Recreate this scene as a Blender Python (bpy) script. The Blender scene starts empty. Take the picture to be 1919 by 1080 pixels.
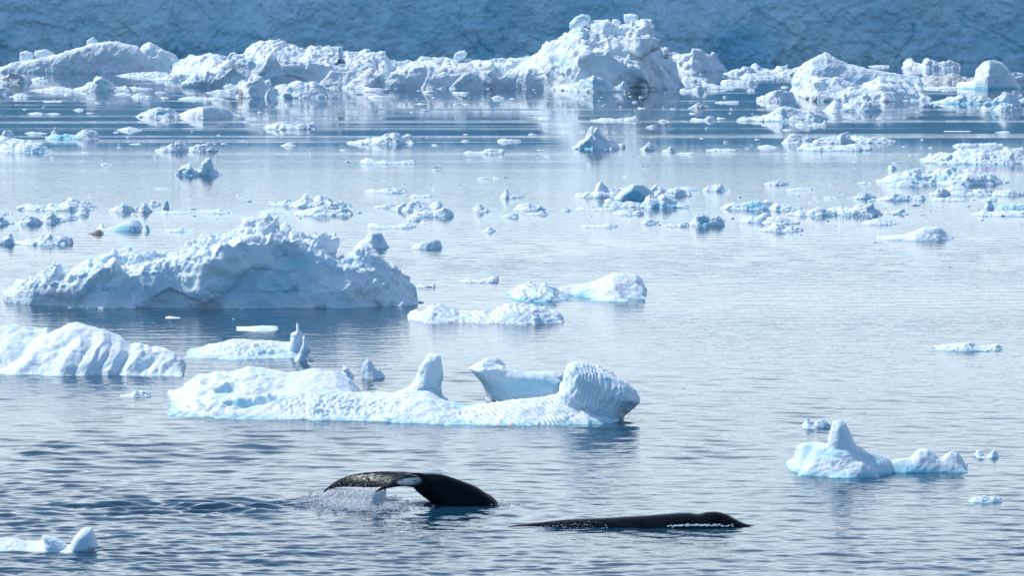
import bpy, math, random
import numpy as np
from mathutils import Vector

# ------------------------------------------------------------------ camera, sky, sun, exposure
SC = bpy.context.scene
F = 8000.0; CX = 959.5; YH = -40.0; HC = 15.8          # focal length in photo pixels, optical axis, horizon row, eye height (m)
cam_d = bpy.data.cameras.new('camera'); cam = bpy.data.objects.new('camera', cam_d)
SC.collection.objects.link(cam); SC.camera = cam
cam_d.sensor_width = 36.0; cam_d.lens = F/1919.0*36.0
cam.location = (0, 0, HC); cam.rotation_euler = (math.radians(90), 0, 0)
cam_d.shift_y = -(540.0-YH)/1919.0
cam_d.clip_start = 1.0; cam_d.clip_end = 200000.0

SUN_EL = math.radians(47); SUN_AZ = math.radians(-60)     # azimuth from the view direction (+Y), negative = left
w = bpy.data.worlds.new('World'); SC.world = w; w.use_nodes = True
nt = w.node_tree; bg = nt.nodes['Background']
sky = nt.nodes.new('ShaderNodeTexSky'); sky.sky_type = 'NISHITA'; sky.sun_disc = False
sky.sun_elevation = SUN_EL; sky.sun_rotation = SUN_AZ
sky.altitude = 0; sky.air_density = 1.0; sky.dust_density = 0.4; sky.ozone_density = 1.0
# thin bright cloud veil low in the sky, breaking up overhead
tcw = nt.nodes.new('ShaderNodeTexCoord'); sxyz = nt.nodes.new('ShaderNodeSeparateXYZ'); nt.links.new(tcw.outputs['Generated'], sxyz.inputs[0])
mpw = nt.nodes.new('ShaderNodeMapping'); mpw.inputs['Scale'].default_value = (1, 1, 3.5); nt.links.new(tcw.outputs['Generated'], mpw.inputs[0])
nzw = nt.nodes.new('ShaderNodeTexNoise'); nzw.inputs['Scale'].default_value = 2.2; nzw.inputs['Detail'].default_value = 6; nt.links.new(mpw.outputs[0], nzw.inputs['Vector'])
mrw = nt.nodes.new('ShaderNodeMapRange'); mrw.inputs['From Min'].default_value = 0.10; mrw.inputs['From Max'].default_value = 0.9; mrw.inputs['To Min'].default_value = 0.42; mrw.inputs['To Max'].default_value = -0.35; nt.links.new(sxyz.outputs['Z'], mrw.inputs['Value'])
adw = nt.nodes.new('ShaderNodeMath'); adw.operation = 'ADD'; nt.links.new(nzw.outputs[0], adw.inputs[0]); nt.links.new(mrw.outputs[0], adw.inputs[1])
rpw = nt.nodes.new('ShaderNodeMapRange'); rpw.inputs['From Min'].default_value = 0.45; rpw.inputs['From Max'].default_value = 0.95; nt.links.new(adw.outputs[0], rpw.inputs['Value'])
mxw = nt.nodes.new('ShaderNodeMix'); mxw.data_type = 'RGBA'; nt.links.new(rpw.outputs[0], mxw.inputs[0]); nt.links.new(sky.outputs[0], mxw.inputs[6]); 
glow = nt.nodes.new('ShaderNodeMapRange'); glow.inputs['From Min'].default_value = -0.2; glow.inputs['From Max'].default_value = 0.8; nt.links.new(sxyz.outputs['Y'], glow.inputs['Value'])
clw = nt.nodes.new('ShaderNodeMix'); clw.data_type = 'RGBA'; nt.links.new(glow.outputs[0], clw.inputs[0])   # unseen cloud tuned by direction: bright ahead for the water, blue behind filling shade
clw.inputs[6].default_value = (1.55, 2.95, 4.6, 1); clw.inputs[7].default_value = (7.0, 8.0, 8.7, 1); nt.links.new(clw.outputs[2], mxw.inputs[7])
nt.links.new(mxw.outputs[2], bg.inputs[0]); bg.inputs[1].default_value = 0.15
sl = bpy.data.lights.new('sun', 'SUN'); so = bpy.data.objects.new('sun', sl); SC.collection.objects.link(so)
sl.energy = 2.95; sl.angle = math.radians(0.5); sl.color = (1.0, 0.95, 0.88)
sdir = Vector((math.sin(SUN_AZ)*math.cos(SUN_EL), math.cos(SUN_AZ)*math.cos(SUN_EL), math.sin(SUN_EL)))
so.rotation_euler = sdir.to_track_quat('Z', 'Y').to_euler(); so.location = (-60, 60, 80)
SC.view_settings.view_transform = 'Standard'; SC.view_settings.look = 'None'
SC.view_settings.exposure = 0.30; SC.view_settings.gamma = 1.0
SC.cycles.max_bounces = 6; SC.cycles.diffuse_bounces = 3; SC.cycles.glossy_bounces = 3
SC.cycles.use_fast_gi = False

# ------------------------------------------------------------------ numpy helpers
def dist_of(py): return F*HC/(np.asarray(py, float)-YH)       # distance of the water seen at a photo row
def to_world(px, py, D): return ((px-CX)*D/F, D, HC-(py-YH)*D/F)
def hash3(i, j, k, s=0):
    n = (i.astype(np.int64)*73856093) ^ (j.astype(np.int64)*19349663) ^ (k.astype(np.int64)*83492791) ^ (s*2654435761)
    n = (n ^ (n >> 13)) * 1274126177 & 0xffffffff
    n = ((n ^ (n >> 16)) * 2246822519) & 0xffffffff
    n = n ^ (n >> 15)
    return (n & 0xffffff).astype(np.float32)/float(0xffffff)
def vnoise(P, size, s=0):
    q = P/size; i = np.floor(q).astype(np.int64); f = (q-i).astype(np.float32); f = f*f*(3-2*f)
    out = 0
    for a in (0, 1):
        wa = f[:, 0] if a else 1-f[:, 0]
        for b in (0, 1):
            wb = wa*(f[:, 1] if b else 1-f[:, 1])
            for c in (0, 1):
                out = out + wb*(f[:, 2] if c else 1-f[:, 2])*hash3(i[:, 0]+a, i[:, 1]+b, i[:, 2]+c, s)
    return out*2-1
def fbm(P, size, s=0, octs=4, gain=0.5):
    o = 0; a = 1
    for k in range(octs): o = o+a*vnoise(P, size, s+k*17); size = size*0.5; a *= gain
    return o
def worley(P, size, s=0):
    q = P/size; i = np.floor(q).astype(np.int64); f = q-i
    f1 = np.full(len(P), 9.0, np.float32); f2 = f1.copy()
    for a in (-1, 0, 1):
        for b in (-1, 0, 1):
            for c in (-1, 0, 1):
                I, J, K = i[:, 0]+a, i[:, 1]+b, i[:, 2]+c
                dx = a+hash3(I, J, K, s)-f[:, 0]; dy = b+hash3(I, J, K, s+1)-f[:, 1]; dz = c+hash3(I, J, K, s+2)-f[:, 2]
                d = np.sqrt(dx*dx+dy*dy+dz*dz).astype(np.float32)
                m = d < f1
                f2 = np.where(m, f1, np.minimum(f2, d)); f1 = np.where(m, d, f1)
    return f1, f2
def facets(P, size, s=0):
    q = P/size; i = np.floor(q).astype(np.int64); f = q-i
    f1 = np.full(len(P), 9.0, np.float32); f2 = f1.copy(); best = np.zeros(len(P), np.float32)
    for a in (-1, 0, 1):
        for b in (-1, 0, 1):
            for c in (-1, 0, 1):
                I, J, K = i[:, 0]+a, i[:, 1]+b, i[:, 2]+c
                dx = a+hash3(I, J, K, s)-f[:, 0]; dy = b+hash3(I, J, K, s+1)-f[:, 1]; dz = c+hash3(I, J, K, s+2)-f[:, 2]
                d = np.sqrt(dx*dx+dy*dy+dz*dz).astype(np.float32)
                h = hash3(I, J, K, s+3)-.5-((hash3(I, J, K, s+4)-.5)*dx+(hash3(I, J, K, s+5)-.5)*dy+(hash3(I, J, K, s+6)-.5)*dz)*2.4
                m = d < f1; best = np.where(m, h, best)
                f2 = np.where(m, f1, np.minimum(f2, d)); f1 = np.where(m, d, f1)
    return best*(0.35+0.65*np.clip((f2-f1)/.12, 0, 1))
def sstep(a, b, x): t = np.clip((x-a)/(b-a), 0, 1); return t*t*(3-2*t)
def lat(xs, ys, zs, size, rng):
    Ws = []; ms = []
    for c in (xs, ys, zs):
        t = (c-c[0])/size+rng.random(); i = np.floor(t).astype(int); f = t-i; f = f*f*(3-2*f)
        m = i.max()+2; W = np.zeros((len(c), m), np.float32); W[np.arange(len(c)), i] = 1-f; W[np.arange(len(c)), i+1] += f
        Ws.append(W); ms.append(m)
    R = rng.uniform(-1, 1, ms).astype(np.float32)
    R = np.tensordot(Ws[0], R, (1, 0)); R = np.einsum('yb,xbc->xyc', Ws[1], R, optimize=True)
    return R @ Ws[2].T
def surface_nets(G, xs, ys, zs):
    G = G.copy(); G[0] = G[-1] = -1; G[:, 0] = G[:, -1] = -1; G[:, :, 0] = G[:, :, -1] = -1
    ins = G > 0
    n = np.zeros(tuple(d-1 for d in G.shape), np.int8)
    for a in (0, 1):
        for b in (0, 1):
            for c in (0, 1):
                n += ins[a:a+n.shape[0], b:b+n.shape[1], c:c+n.shape[2]]
    act = np.argwhere((n > 0) & (n < 8))
    idx = np.full(n.shape, -1, np.int32); idx[act[:, 0], act[:, 1], act[:, 2]] = np.arange(len(act))
    cor = {}
    for a in (0, 1):
        for b in (0, 1):
            for c in (0, 1): cor[(a, b, c)] = G[act[:, 0]+a, act[:, 1]+b, act[:, 2]+c]
    acc = np.zeros((len(act), 3), np.float32); cnt = np.zeros(len(act), np.float32)
    for ax in range(3):
        for u in (0, 1):
            for v in (0, 1):
                k0 = [0, 0, 0]; o = [q for q in range(3) if q != ax]; k0[o[0]] = u; k0[o[1]] = v
                k1 = list(k0); k1[ax] = 1
                g0 = cor[tuple(k0)]; g1 = cor[tuple(k1)]; m = (g0 > 0) != (g1 > 0)
                t = np.where(m, g0/np.where(m, g0-g1, 1), 0)
                p = np.array(k0, np.float32)[None, :].repeat(len(act), 0); p[:, ax] = t
                acc += p*m[:, None]; cnt += m
    loc = act+acc/np.maximum(cnt, 1)[:, None]
    V = np.stack([xs[0]+loc[:, 0]*(xs[1]-xs[0]), ys[0]+loc[:, 1]*(ys[1]-ys[0]), zs[0]+loc[:, 2]*(zs[1]-zs[0])], 1)
    quads = []
    for ax in range(3):
        s0 = [slice(1, -1)]*3; s0[ax] = slice(0, -1); s1 = list(s0); s1[ax] = slice(1, None)
        A = ins[tuple(s0)]; B = ins[tuple(s1)]; e = np.argwhere(A != B)
        off = np.array([1, 1, 1]); off[ax] = 0; e = e+off
        o = [(ax+1) % 3, (ax+2) % 3]; du = np.zeros(3, int); dv = np.zeros(3, int); du[o[0]] = 1; dv[o[1]] = 1
        c = [e-du-dv, e-dv, e, e-du]
        q = np.stack([idx[k[:, 0], k[:, 1], k[:, 2]] for k in c], 1)
        flip = ~ins[e[:, 0], e[:, 1], e[:, 2]]
        q[flip] = q[flip][:, ::-1]; quads.append(q)
    return V, np.concatenate(quads)
def vnormals(V, Q):
    n = np.cross(V[Q[:, 2]]-V[Q[:, 0]], V[Q[:, 3]]-V[Q[:, 1]])
    N = np.zeros_like(V)
    for k in range(4): np.add.at(N, Q[:, k], n)
    return N/np.maximum(np.linalg.norm(N, axis=1), 1e-9)[:, None]
def new_mesh(name, V, Q, tone=None, smooth=True):
    me = bpy.data.meshes.new(name)
    V = np.asarray(V, np.float32); Q = np.asarray(Q, np.int32); k = Q.shape[1]
    me.vertices.add(len(V)); me.vertices.foreach_set('co', V.ravel())
    me.loops.add(Q.size); me.loops.foreach_set('vertex_index', Q.ravel())
    me.polygons.add(len(Q)); me.polygons.foreach_set('loop_start', np.arange(0, Q.size, k, dtype=np.int32))
    me.update(calc_edges=True)
    me.polygons.foreach_set('use_smooth', np.full(len(Q), smooth))
    if tone is not None:
        at = me.attributes.new('tone', 'FLOAT_COLOR', 'POINT')
        c = np.ones((len(V), 4), np.float32); c[:, :3] = tone; at.data.foreach_set('color', c.ravel())
    return me
def put(name, me, mat, label=None, cat=None, group=None, kind=None, parent=None, loc=None):
    o = bpy.data.objects.new(name, me); SC.collection.objects.link(o)
    if me is not None and mat is not None: me.materials.append(mat)
    if label: o['label'] = label
    if cat: o['category'] = cat
    if group: o['group'] = group
    if kind: o['kind'] = kind
    if parent: o.parent = parent
    if loc is not None: o.location = loc
    return o

# ------------------------------------------------------------------ materials
def mat_new(name):
    m = bpy.data.materials.new(name); m.use_nodes = True
    return m, m.node_tree, m.node_tree.nodes['Principled BSDF']
def N(t, typ, **kw):
    n = t.nodes.new(typ)
    for k, v in kw.items(): setattr(n, k, v)
    return n
def mixc(t, fac, a, b):
    n = N(t, 'ShaderNodeMix', data_type='RGBA')
    for s, v in ((0, fac), (6, a), (7, b)):
        if hasattr(v, 'links'): t.links.new(v, n.inputs[s])
        else: n.inputs[s].default_value = v if s == 0 else (*v, 1)
    return n.outputs[2]
def noise_tex(t, scale, detail=4, rough=0.55, vec=None, sx=(1, 1, 1)):
    tc = N(t, 'ShaderNodeNewGeometry'); mp = N(t, 'ShaderNodeMapping'); mp.inputs['Scale'].default_value = sx
    t.links.new(tc.outputs['Position'], mp.inputs[0])
    n = N(t, 'ShaderNodeTexNoise'); n.inputs['Scale'].default_value = scale; n.inputs['Detail'].default_value = detail
    n.inputs['Roughness'].default_value = rough; t.links.new(mp.outputs[0], n.inputs['Vector'])
    return n
def ramp(t, src, p0, p1, c0=(0, 0, 0), c1=(1, 1, 1)):
    r = N(t, 'ShaderNodeValToRGB'); r.color_ramp.elements[0].position = p0; r.color_ramp.elements[1].position = p1
    r.color_ramp.elements[0].color = (*c0, 1); r.color_ramp.elements[1].color = (*c1, 1)
    t.links.new(src, r.inputs[0]); return r.outputs[0]
def bump(t, height, strength, distance, normal=None):
    b = N(t, 'ShaderNodeBump'); b.inputs['Strength'].default_value = strength; b.inputs['Distance'].default_value = distance
    t.links.new(height, b.inputs['Height'])
    if normal is not None: t.links.new(normal, b.inputs['Normal'])
    return b.outputs[0]
def ice_material(name, snow, ice, scale, bd, sss=0.0):
    m, t, p = mat_new(name)
    at = N(t, 'ShaderNodeAttribute', attribute_name='tone'); sp = N(t, 'ShaderNodeSeparateColor')
    t.links.new(at.outputs['Color'], sp.inputs[0])
    n1 = noise_tex(t, scale*0.35, 4)
    c = mixc(t, ramp(t, n1.outputs[0], 0.35, 0.7), snow, tuple(x*y for x, y in zip(snow, (0.90, 0.95, 0.985))))
    c = mixc(t, sp.outputs[0], c, ice)
    c = mixc(t, sp.outputs[1], c, (0.20, 0.19, 0.17))
    c = mixc(t, sp.outputs[2], c, (0.62, 0.33, 0.28))
    t.links.new(c, p.inputs['Base Color'])
    p.inputs['Roughness'].default_value = 0.55
    p.inputs['Specular IOR Level'].default_value = 0.3
    if sss:
        p.inputs['Subsurface Weight'].default_value = sss; p.inputs['Subsurface Radius'].default_value = (0.25, 0.6, 1.0)
        p.inputs['Subsurface Scale'].default_value = 0.14
    n2 = noise_tex(t, scale, 5, 0.6); n3 = noise_tex(t, scale*4, 3, 0.6)
    b = bump(t, n2.outputs[0], 0.7, bd)
    t.links.new(bump(t, n3.outputs[0], 0.5, bd*0.3, b), p.inputs['Normal'])
    return m
SNOW = (0.79, 0.88, 0.93)
ICE_BLUE = (0.22, 0.60, 0.76)
M_far = ice_material('far_ice', SNOW, ICE_BLUE, 0.9, 0.4)
M_mid = ice_material('mid_ice', SNOW, ICE_BLUE, 3.0, 0.10, 0.5)
M_near = ice_material('near_ice', (0.78, 0.87, 0.92), (0.33, 0.70, 0.82), 6.0, 0.05, 0.4)
M_glacier = ice_material('glacier_ice', (0.66, 0.89, 0.97), (0.30, 0.68, 0.86), 0.35, 0.9)

def sea_material():
    m, t, p = mat_new('sea_water')
    p.inputs['Base Color'].default_value = (0.010, 0.055, 0.105, 1)
    p.inputs['Roughness'].default_value = 0.03
    p.inputs['IOR'].default_value = 1.34
    a = noise_tex(t, 1.6, 3, 0.55, sx=(0.55, 1, 1)); b = noise_tex(t, 0.02, 3, 0.5, sx=(0.25, 1, 1))
    g = N(t, 'ShaderNodeNewGeometry'); s = N(t, 'ShaderNodeSeparateXYZ'); t.links.new(g.outputs['Position'], s.inputs[0])
    b2 = noise_tex(t, 0.09, 3, 0.5, sx=(0.05, 1, 1))
    far = N(t, 'ShaderNodeMapRange'); far.inputs['From Min'].default_value = 230; far.inputs['From Max'].default_value = 430; far.inputs['To Min'].default_value = 1; far.inputs['To Max'].default_value = 0
    t.links.new(s.outputs['Y'], far.inputs['Value'])
    near = ramp(t, b.outputs[0], 0.38, 0.62, (0.35,)*3, (1,)*3); calm = ramp(t, b2.outputs[0], 0.50, 0.66, (0.05,)*3, (0.7,)*3)
    k = mixc(t, far.outputs[0], calm, near)
    bm = N(t, 'ShaderNodeBump'); bm.inputs['Distance'].default_value = 0.05
    t.links.new(k, bm.inputs['Strength']); t.links.new(a.outputs[0], bm.inputs['Height'])
    t.links.new(bm.outputs[0], p.inputs['Normal'])
    return m
M_sea = sea_material()

# ------------------------------------------------------------------ the sea: one sheet, waves as real relief
def build_sea():
    rng = np.random.default_rng(5)
    rows = np.concatenate([[9000, 5000, 3000, 2200, 1700, 1500, 1400, 1300], np.arange(1240, 900, -0.8), np.arange(900, 420, -0.95), np.arange(420, 100, -1.0), np.arange(100, -20, -6), [-25, -32, -36, -38, -39, -39.6]])
    Y = dist_of(rows)
    cols = np.concatenate([[-60000, -25000, -12000, -6000, -3500, -2200, -1500, -1000, -700], np.arange(-500, 2420, 2.4), [2600, 2900, 3400, 4200, 5500, 8000, 14000, 27000, 62000]])
    XX = (cols[None, :]-CX)*Y[:, None]/F; YY = np.repeat(Y[:, None], len(cols), 1)
    dY = np.abs(np.gradient(Y))[:, None]; D = YY
    Z = np.zeros_like(XX)
    P = np.stack([XX.ravel()/3.0, YY.ravel(), np.zeros(XX.size)], 1)
    # wind patches and slicks lie across the view
    patch = (vnoise(P, 9.0, 3)*0.5+vnoise(P, 31.0, 4)*0.7).reshape(XX.shape)
    px = cols[None, :]
    amp = 0.75+0.75*patch
    leftish = 1-sstep(-12, 8, XX)
    amp = amp*(0.50+0.55*leftish*(1-sstep(125, 190, D))+0.12*(1-sstep(110, 150, D)))
    amp = np.clip(amp*(1-0.85*sstep(230, 430, D)), 0.03, 2)
    for i in range(64):
        lam = 0.30*(2.8/0.30)**(rng.random()**1.4)
        th = rng.normal(0, 0.33)+0.12; k = 2*math.pi/lam
        a = 0.0062*lam**0.72
        fade = np.clip((lam/(dY*1.0)-1.8)/2.0, 0, 1)
        kx, ky, ph = k*math.sin(th), k*math.cos(th), rng.random()*6.283
        rmax = np.argmax(fade[:, 0] <= 0) if (fade[100:, 0] <= 0).any() else len(rows)
        m = slice(0, len(rows))
        if fade.max() <= 0: continue
        ok = np.nonzero(fade[:, 0] > 0)[0]; m = slice(ok.min(), ok.max()+1)
        Z[m] += a*fade[m]*np.sin(kx*XX[m]+ky*YY[m]+ph)
    calm = 0
    for cx, cy, rx, ry in ((760, 958, 3.6, 7), (1200, 990, 4.6, 6)):
        x, y, _ = to_world(cx, cy, dist_of(cy)); calm = np.maximum(calm, np.exp(-((XX-x)/rx)**2-((YY-y)/ry)**2))
    x, y, _ = to_world(410, 950, dist_of(950)); trail = np.exp(-((XX-x)/3.5)**4-((YY-y-.4*np.sin(XX*.8))/1.5)**2)
    Z *= 1+1.7*trail
    Z *= amp*0.64*(1-0.8*calm)
    # disturbed water round the whales: rings, a shoulder of water to the left
    def ring(cx, cy, r0, lam, a, decay):
        nonlocal Z
        r = np.sqrt((XX-cx)**2+(YY-cy)**2)
        Z += a*np.sin((r-r0)*2*math.pi/lam)*np.exp(-np.abs(r-r0)/decay)*sstep(0, 1.0, r)
    x, y, _ = to_world(760, 955, dist_of(955)); ring(x, y, 3.0, 1.15, 0.016, 2.6)
    x, y, _ = to_world(930, 960, dist_of(960)); ring(x, y, 2.5, 1.0, 0.014, 2.2)
    x, y, _ = to_world(1350, 985, dist_of(985)); ring(x, y, 1.6, 0.9, 0.011, 1.8)
    x0, y0, _ = to_world(400, 952, dist_of(952))
    wv = .35*np.sin(XX*.9)+.25*np.sin(XX*2.1+1)
    for dy, aa in ((.8, .06), (-.6, .035), (2.0, .04), (3.2, .03)): Z += aa*np.exp(-((XX-x0)/3.6)**2-((YY-y0-dy-wv)/0.33)**2)*(1+0.3*np.sin(XX*3.1+YY*2+dy))
    x0, y0, _ = to_world(800, 945, dist_of(948))
    Z += 0.10*np.exp(-((XX-x0)/1.5)**2-((YY-y0-0.2)/0.5)**2)
    nr, nc = XX.shape
    V = np.stack([XX.ravel(), YY.ravel(), Z.ravel()], 1)
    I = np.arange(nr*nc).reshape(nr, nc)
    Q = np.stack([I[:-1, :-1], I[:-1, 1:], I[1:, 1:], I[1:, :-1]], -1).reshape(-1, 4)
    put('sea', new_mesh('sea', V, Q), M_sea, kind='structure')
build_sea()

# ------------------------------------------------------------------ iceberg builder: a density volume from ridges and blobs, meshed
def poly_sd(px, pz, poly):
    """signed distance to a closed polygon, positive inside"""
    d = np.full(px.shape, 1e9); ins = np.zeros(px.shape, bool); n = len(poly)
    for i in range(n):
        ax, ay = poly[i]; bx, by = poly[(i+1) % n]; ex, ey = bx-ax, by-ay
        t = np.clip(((px-ax)*ex+(pz-ay)*ey)/(ex*ex+ey*ey+1e-12), 0, 1)
        d = np.minimum(d, np.hypot(px-ax-t*ex, pz-ay-t*ey))
        c = ((ay > pz) != (by > pz)) & (px < (bx-ax)*(pz-ay)/(by-ay+1e-12)+ax)
        ins ^= c
    return np.where(ins, d, -d)
def R(pts, d, back, p=2.0, q=2.0, base=None, df=0.0): return dict(t='R', pts=pts, d=d, back=back, p=p, q=q, base=base, df=df)
def B(poly, d, T, Rr): return dict(t='B', poly=poly, d=d, T=T, R=Rr)
BERGS = []
def berg(name, label, cat, base, parts, seed=0, k=1.1, warp=(0.25, 0.12), lump=(0.0, 0.0), rough=0.06, cobble=None, disp=(), blue=(), dirt_shade=(), pink=(), foot=0.5, fblue=0.25, mat=None, group=None, parent=None, ky=2.0, crease=0.0):
    rng = np.random.default_rng(seed+11); base = sorted(base); bx = [b[0] for b in base]; by = [b[1] for b in base]
    allx = []; zmax = 0; Dn = dist_of(max(by)); Df = Dn
    for e in parts:
        if e['t'] == 'R':
            b = e['base'] or base; fd = dist_of([q[1] for q in b]); Dn = min(Dn, fd.min()+e['df']); Df = max(Df, fd.max()+e['d']+e['back']); pts = e['pts']; dd = fd.mean()+e['d']
        else:
            dd = dist_of(max(by))+e['d']; Dn = min(Dn, dd-e['T']); Df = max(Df, dd+e['T']); pts = e['poly']
        allx += [q[0] for q in pts]; zmax = max(zmax, max(HC-(q[1]-YH)*dd/F for q in pts))
    Dm = float(dist_of(max(by))); m = Dm/F*1.874; vx = m*k
    hgt = zmax; wid = (max(allx)-min(allx))*Dm/F
    wsz = warp[0]*hgt if warp[0] < 3 else warp[0]
    pad = 0.12*hgt+3*vx
    x0 = min((min(allx)-CX)*Dn/F, (min(allx)-CX)*Df/F)-pad; x1 = max((max(allx)-CX)*Dn/F, (max(allx)-CX)*Df/F)+pad
    y0, y1 = Dn-pad, Df+pad; z0, z1 = -max(0.35*hgt, 3*vx)*0.6, hgt*1.08+3*vx
    vy = min(vx*ky, (y1-y0)/8)
    xs = np.arange(x0, x1+vx, vx, dtype=np.float32); ys = np.arange(y0, y1+vy, vy, dtype=np.float32); zs = np.arange(z0, z1+vx, vx, dtype=np.float32)
    wx = wy = 0
    X = xs[:, None, None]; Yg = ys[None, :, None]; Zg = zs[None, None, :]
    for sc, am in ((1.6, 1.0), (0.7, 0.45), (0.33, 0.22)):
        sz = sc*max(hgt, 6*vx)*warp[0]*4
        wx = wx+lat(xs, ys, zs, sz, rng)*am; wy = wy+lat(xs, ys, zs, sz, rng)*am
    A = warp[1]*hgt*2
    yy = Yg+wy*A*1.6; pxw = CX+F*(X+wx*A*0.45)/Yg
    G = None
    for e in parts:
        if e['t'] == 'R':
            b = e['base'] or base
            cols = np.linspace(min(allx)-80, max(allx)+80, 1500)
            bb = dist_of(np.interp(cols, [q[0] for q in b], [q[1] for q in b]))
            ry = np.interp(cols, [q[0] for q in e['pts']], [q[1] for q in e['pts']])
            zr = HC-(ry-YH)*(bb+e['d'])/F
            out = np.maximum(e['pts'][0][0]-cols, 0)+np.maximum(cols-e['pts'][-1][0], 0)
            zr = zr-out*Dm/F*3.0
            ci = (pxw-cols[0])*(1499/(cols[-1]-cols[0])); ci = np.clip(ci, 0, 1498.99)
            i0 = ci.astype(np.int32); fr = (ci-i0).astype(np.float32)
            zc = zr.astype(np.float32); fc = bb.astype(np.float32)
            zc = zc[i0]*(1-fr)+zc[i0+1]*fr; fc = fc[i0]*(1-fr)+fc[i0+1]*fr
            u = (yy-fc-e['df'])/(e['d']-e['df'])
            uf = np.clip(u, 0, 1); gf = 1-(1-uf)**e['p']; gf = np.where(u < 0, u*e['p'], gf)
            v = np.maximum((yy-fc-e['d'])/e['back'], 0); gb = 1-v**e['q']
            H = np.where(u < 1, np.minimum(gf, 1), gb)
            g = np.where(zc > 0, zc*np.clip(H, 0, 1), zc)+np.minimum(H, 0)*0.5*hgt-Zg
        else:
            Dc = Dm+e['d']; poly = [((q[0]-CX)*Dc/F, HC-(q[1]-YH)*Dc/F) for q in e['poly']]
            xe = np.linspace(xs[0]-1, xs[-1]+1, 400); ze = np.linspace(zs[0]-1, zs[-1]+1, 260)
            px2, pz2 = np.meshgrid(xe, ze, indexing='ij'); sd = poly_sd(px2, pz2, poly)
            a = (X+wx*A*0.3-xe[0])/(xe[1]-xe[0]); c = (Zg+wy*A*0.25-ze[0])/(ze[1]-ze[0])
            a = np.clip(a, 0, 398.9); c = np.clip(c, 0, 258.9); ia = a.astype(int); ic = c.astype(int); fa = a-ia; fc_ = c-ic
            s = (sd[ia, ic]*(1-fa)*(1-fc_)+sd[ia+1, ic]*fa*(1-fc_)+sd[ia, ic+1]*(1-fa)*fc_+sd[ia+1, ic+1]*fa*fc_).astype(np.float32)
            tt = np.clip(s/e['R'], 0, 1); wdt = e['T']*np.sqrt(1-(1-tt)**2)
            ay = np.abs(yy-Dc); g = np.where(s > 0, np.minimum(wdt-ay, s*3), -np.hypot(s, ay))
        g = g.astype(np.float32)
        if G is None: G = g
        else:
            kk = 0.07*hgt; hh = np.clip(.5+.5*(G-g)/kk, 0, 1); G = G*hh+g*(1-hh)+kk*hh*(1-hh)
    gx, gy, gz = np.gradient(G, vx, vy, vx); G = G/np.minimum(np.sqrt(gx*gx+gy*gy+gz*gz+0.05), 6)
    G = np.clip(G, -6*vx, 6*vx)
    for sc, am in ((0.5, 1.0), (0.22, 0.5), (0.10, 0.25)):
        n = lat(xs, ys, zs, max(sc*hgt, vx*2.2), rng)
        if crease: n = n*(1-crease)+crease*(1-2*np.abs(lat(xs, ys, zs, max(sc*hgt*1.2, vx*2.5), rng)))
        G += n*am*rough*hgt
    V, Q = surface_nets(G, xs, ys, zs)
    if len(V) < 8: print('EMPTY', label); return None
    V = V.astype(np.float64)
    px = CX+F*V[:, 0]/V[:, 1]; py = YH+F*(HC-V[:, 2])/V[:, 1]
    Nn = vnormals(V, Q)
    dsp = np.zeros(len(V))
    def mask(mm):
        if mm is None: return 1.0
        if callable(mm): return mm(px, py, Nn, V)
        out = 0
        for (cx, cy, rx, ry) in mm: out = np.maximum(out, 1-sstep(0.6, 1.15, np.hypot((px-cx)/rx, (py-cy)/ry)))
        return out
    for d in disp:
        kind, size, amp = d[:3]; mk = mask(d[3] if len(d) > 3 else None)
        if kind == 'cobble':
            W = V+0.4*size*np.stack([vnoise(V, size, seed+k_) for k_ in (1, 2, 3)], 1)
            f1, f2 = worley(W, size, seed); h = np.clip(f2-f1, 0, 0.6)/0.6; dsp += amp*(np.sqrt(h)-0.6)*mk
        elif kind == 'dimple':
            W = V*np.array([1, 0.6, 1.5]); f1, f2 = worley(W, size, seed); dsp += amp*(np.clip(f1, 0, 0.9)**1.5*1.6-0.6)*mk
        elif kind == 'flute':
            ang, strx = d[4], d[5]
            ph = (V[:, 0]*math.cos(ang)+V[:, 2]*math.sin(ang)+0.35*V[:, 1]*strx)/size+1.3*vnoise(V, size*4.5, seed+5)+0.35*vnoise(V, size*1.2, seed+6)
            h = np.abs((ph % 1.0)*2-1); dsp += amp*(h**0.8-0.5)*mk*(0.7+0.5*vnoise(V, size*2, seed+8))
        elif kind == 'fbm': dsp += amp*fbm(V, size, seed+3, 4, 0.55)*mk
        elif kind == 'facet':
            W = V+0.25*size*np.stack([vnoise(V, size*.8, seed+k_) for k_ in (1, 2, 3)], 1); dsp += amp*facets(W*[1, .7, 1], size, seed)*mk
        elif kind == 'push': dsp += amp*mk
        elif kind == 'ridged':
            h = 1-np.abs(fbm(V, size, seed+13, 3, 0.5)); dsp += amp*(h-0.6)*mk
    V = V+Nn*dsp[:, None]
    tone = np.zeros((len(V), 3), np.float32)
    nb = fbm(V, max(hgt*0.5, vx*4), seed+40, 4, 0.6)
    tone[:, 0] += fblue*sstep(0.1, 0.9, nb)
    tone[:, 0] += foot*(1-sstep(0.0, max(0.09*hgt, 1.2*vx), V[:, 2]+0.03*hgt*nb))  # turquoise wet ice at the waterline, with the underwater glow painted in
    for (cx, cy, rx, ry, s) in blue: tone[:, 0] += s*(1-sstep(0.3, 1.1, np.hypot((px-cx)/rx, (py-cy)/ry)+0.25*nb))
    for (cx, cy, rx, ry, s) in dirt_shade: tone[:, 1] += s*(1-sstep(0.3, 1.1, np.hypot((px-cx)/rx, (py-cy)/ry)+0.45*nb))
    for (cx, cy, rx, ry, s) in pink: tone[:, 2] += s*(1-sstep(0.3, 1.1, np.hypot((px-cx)/rx, (py-cy)/ry)+0.3*nb))
    tone = np.clip(tone, 0, 1)
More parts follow.
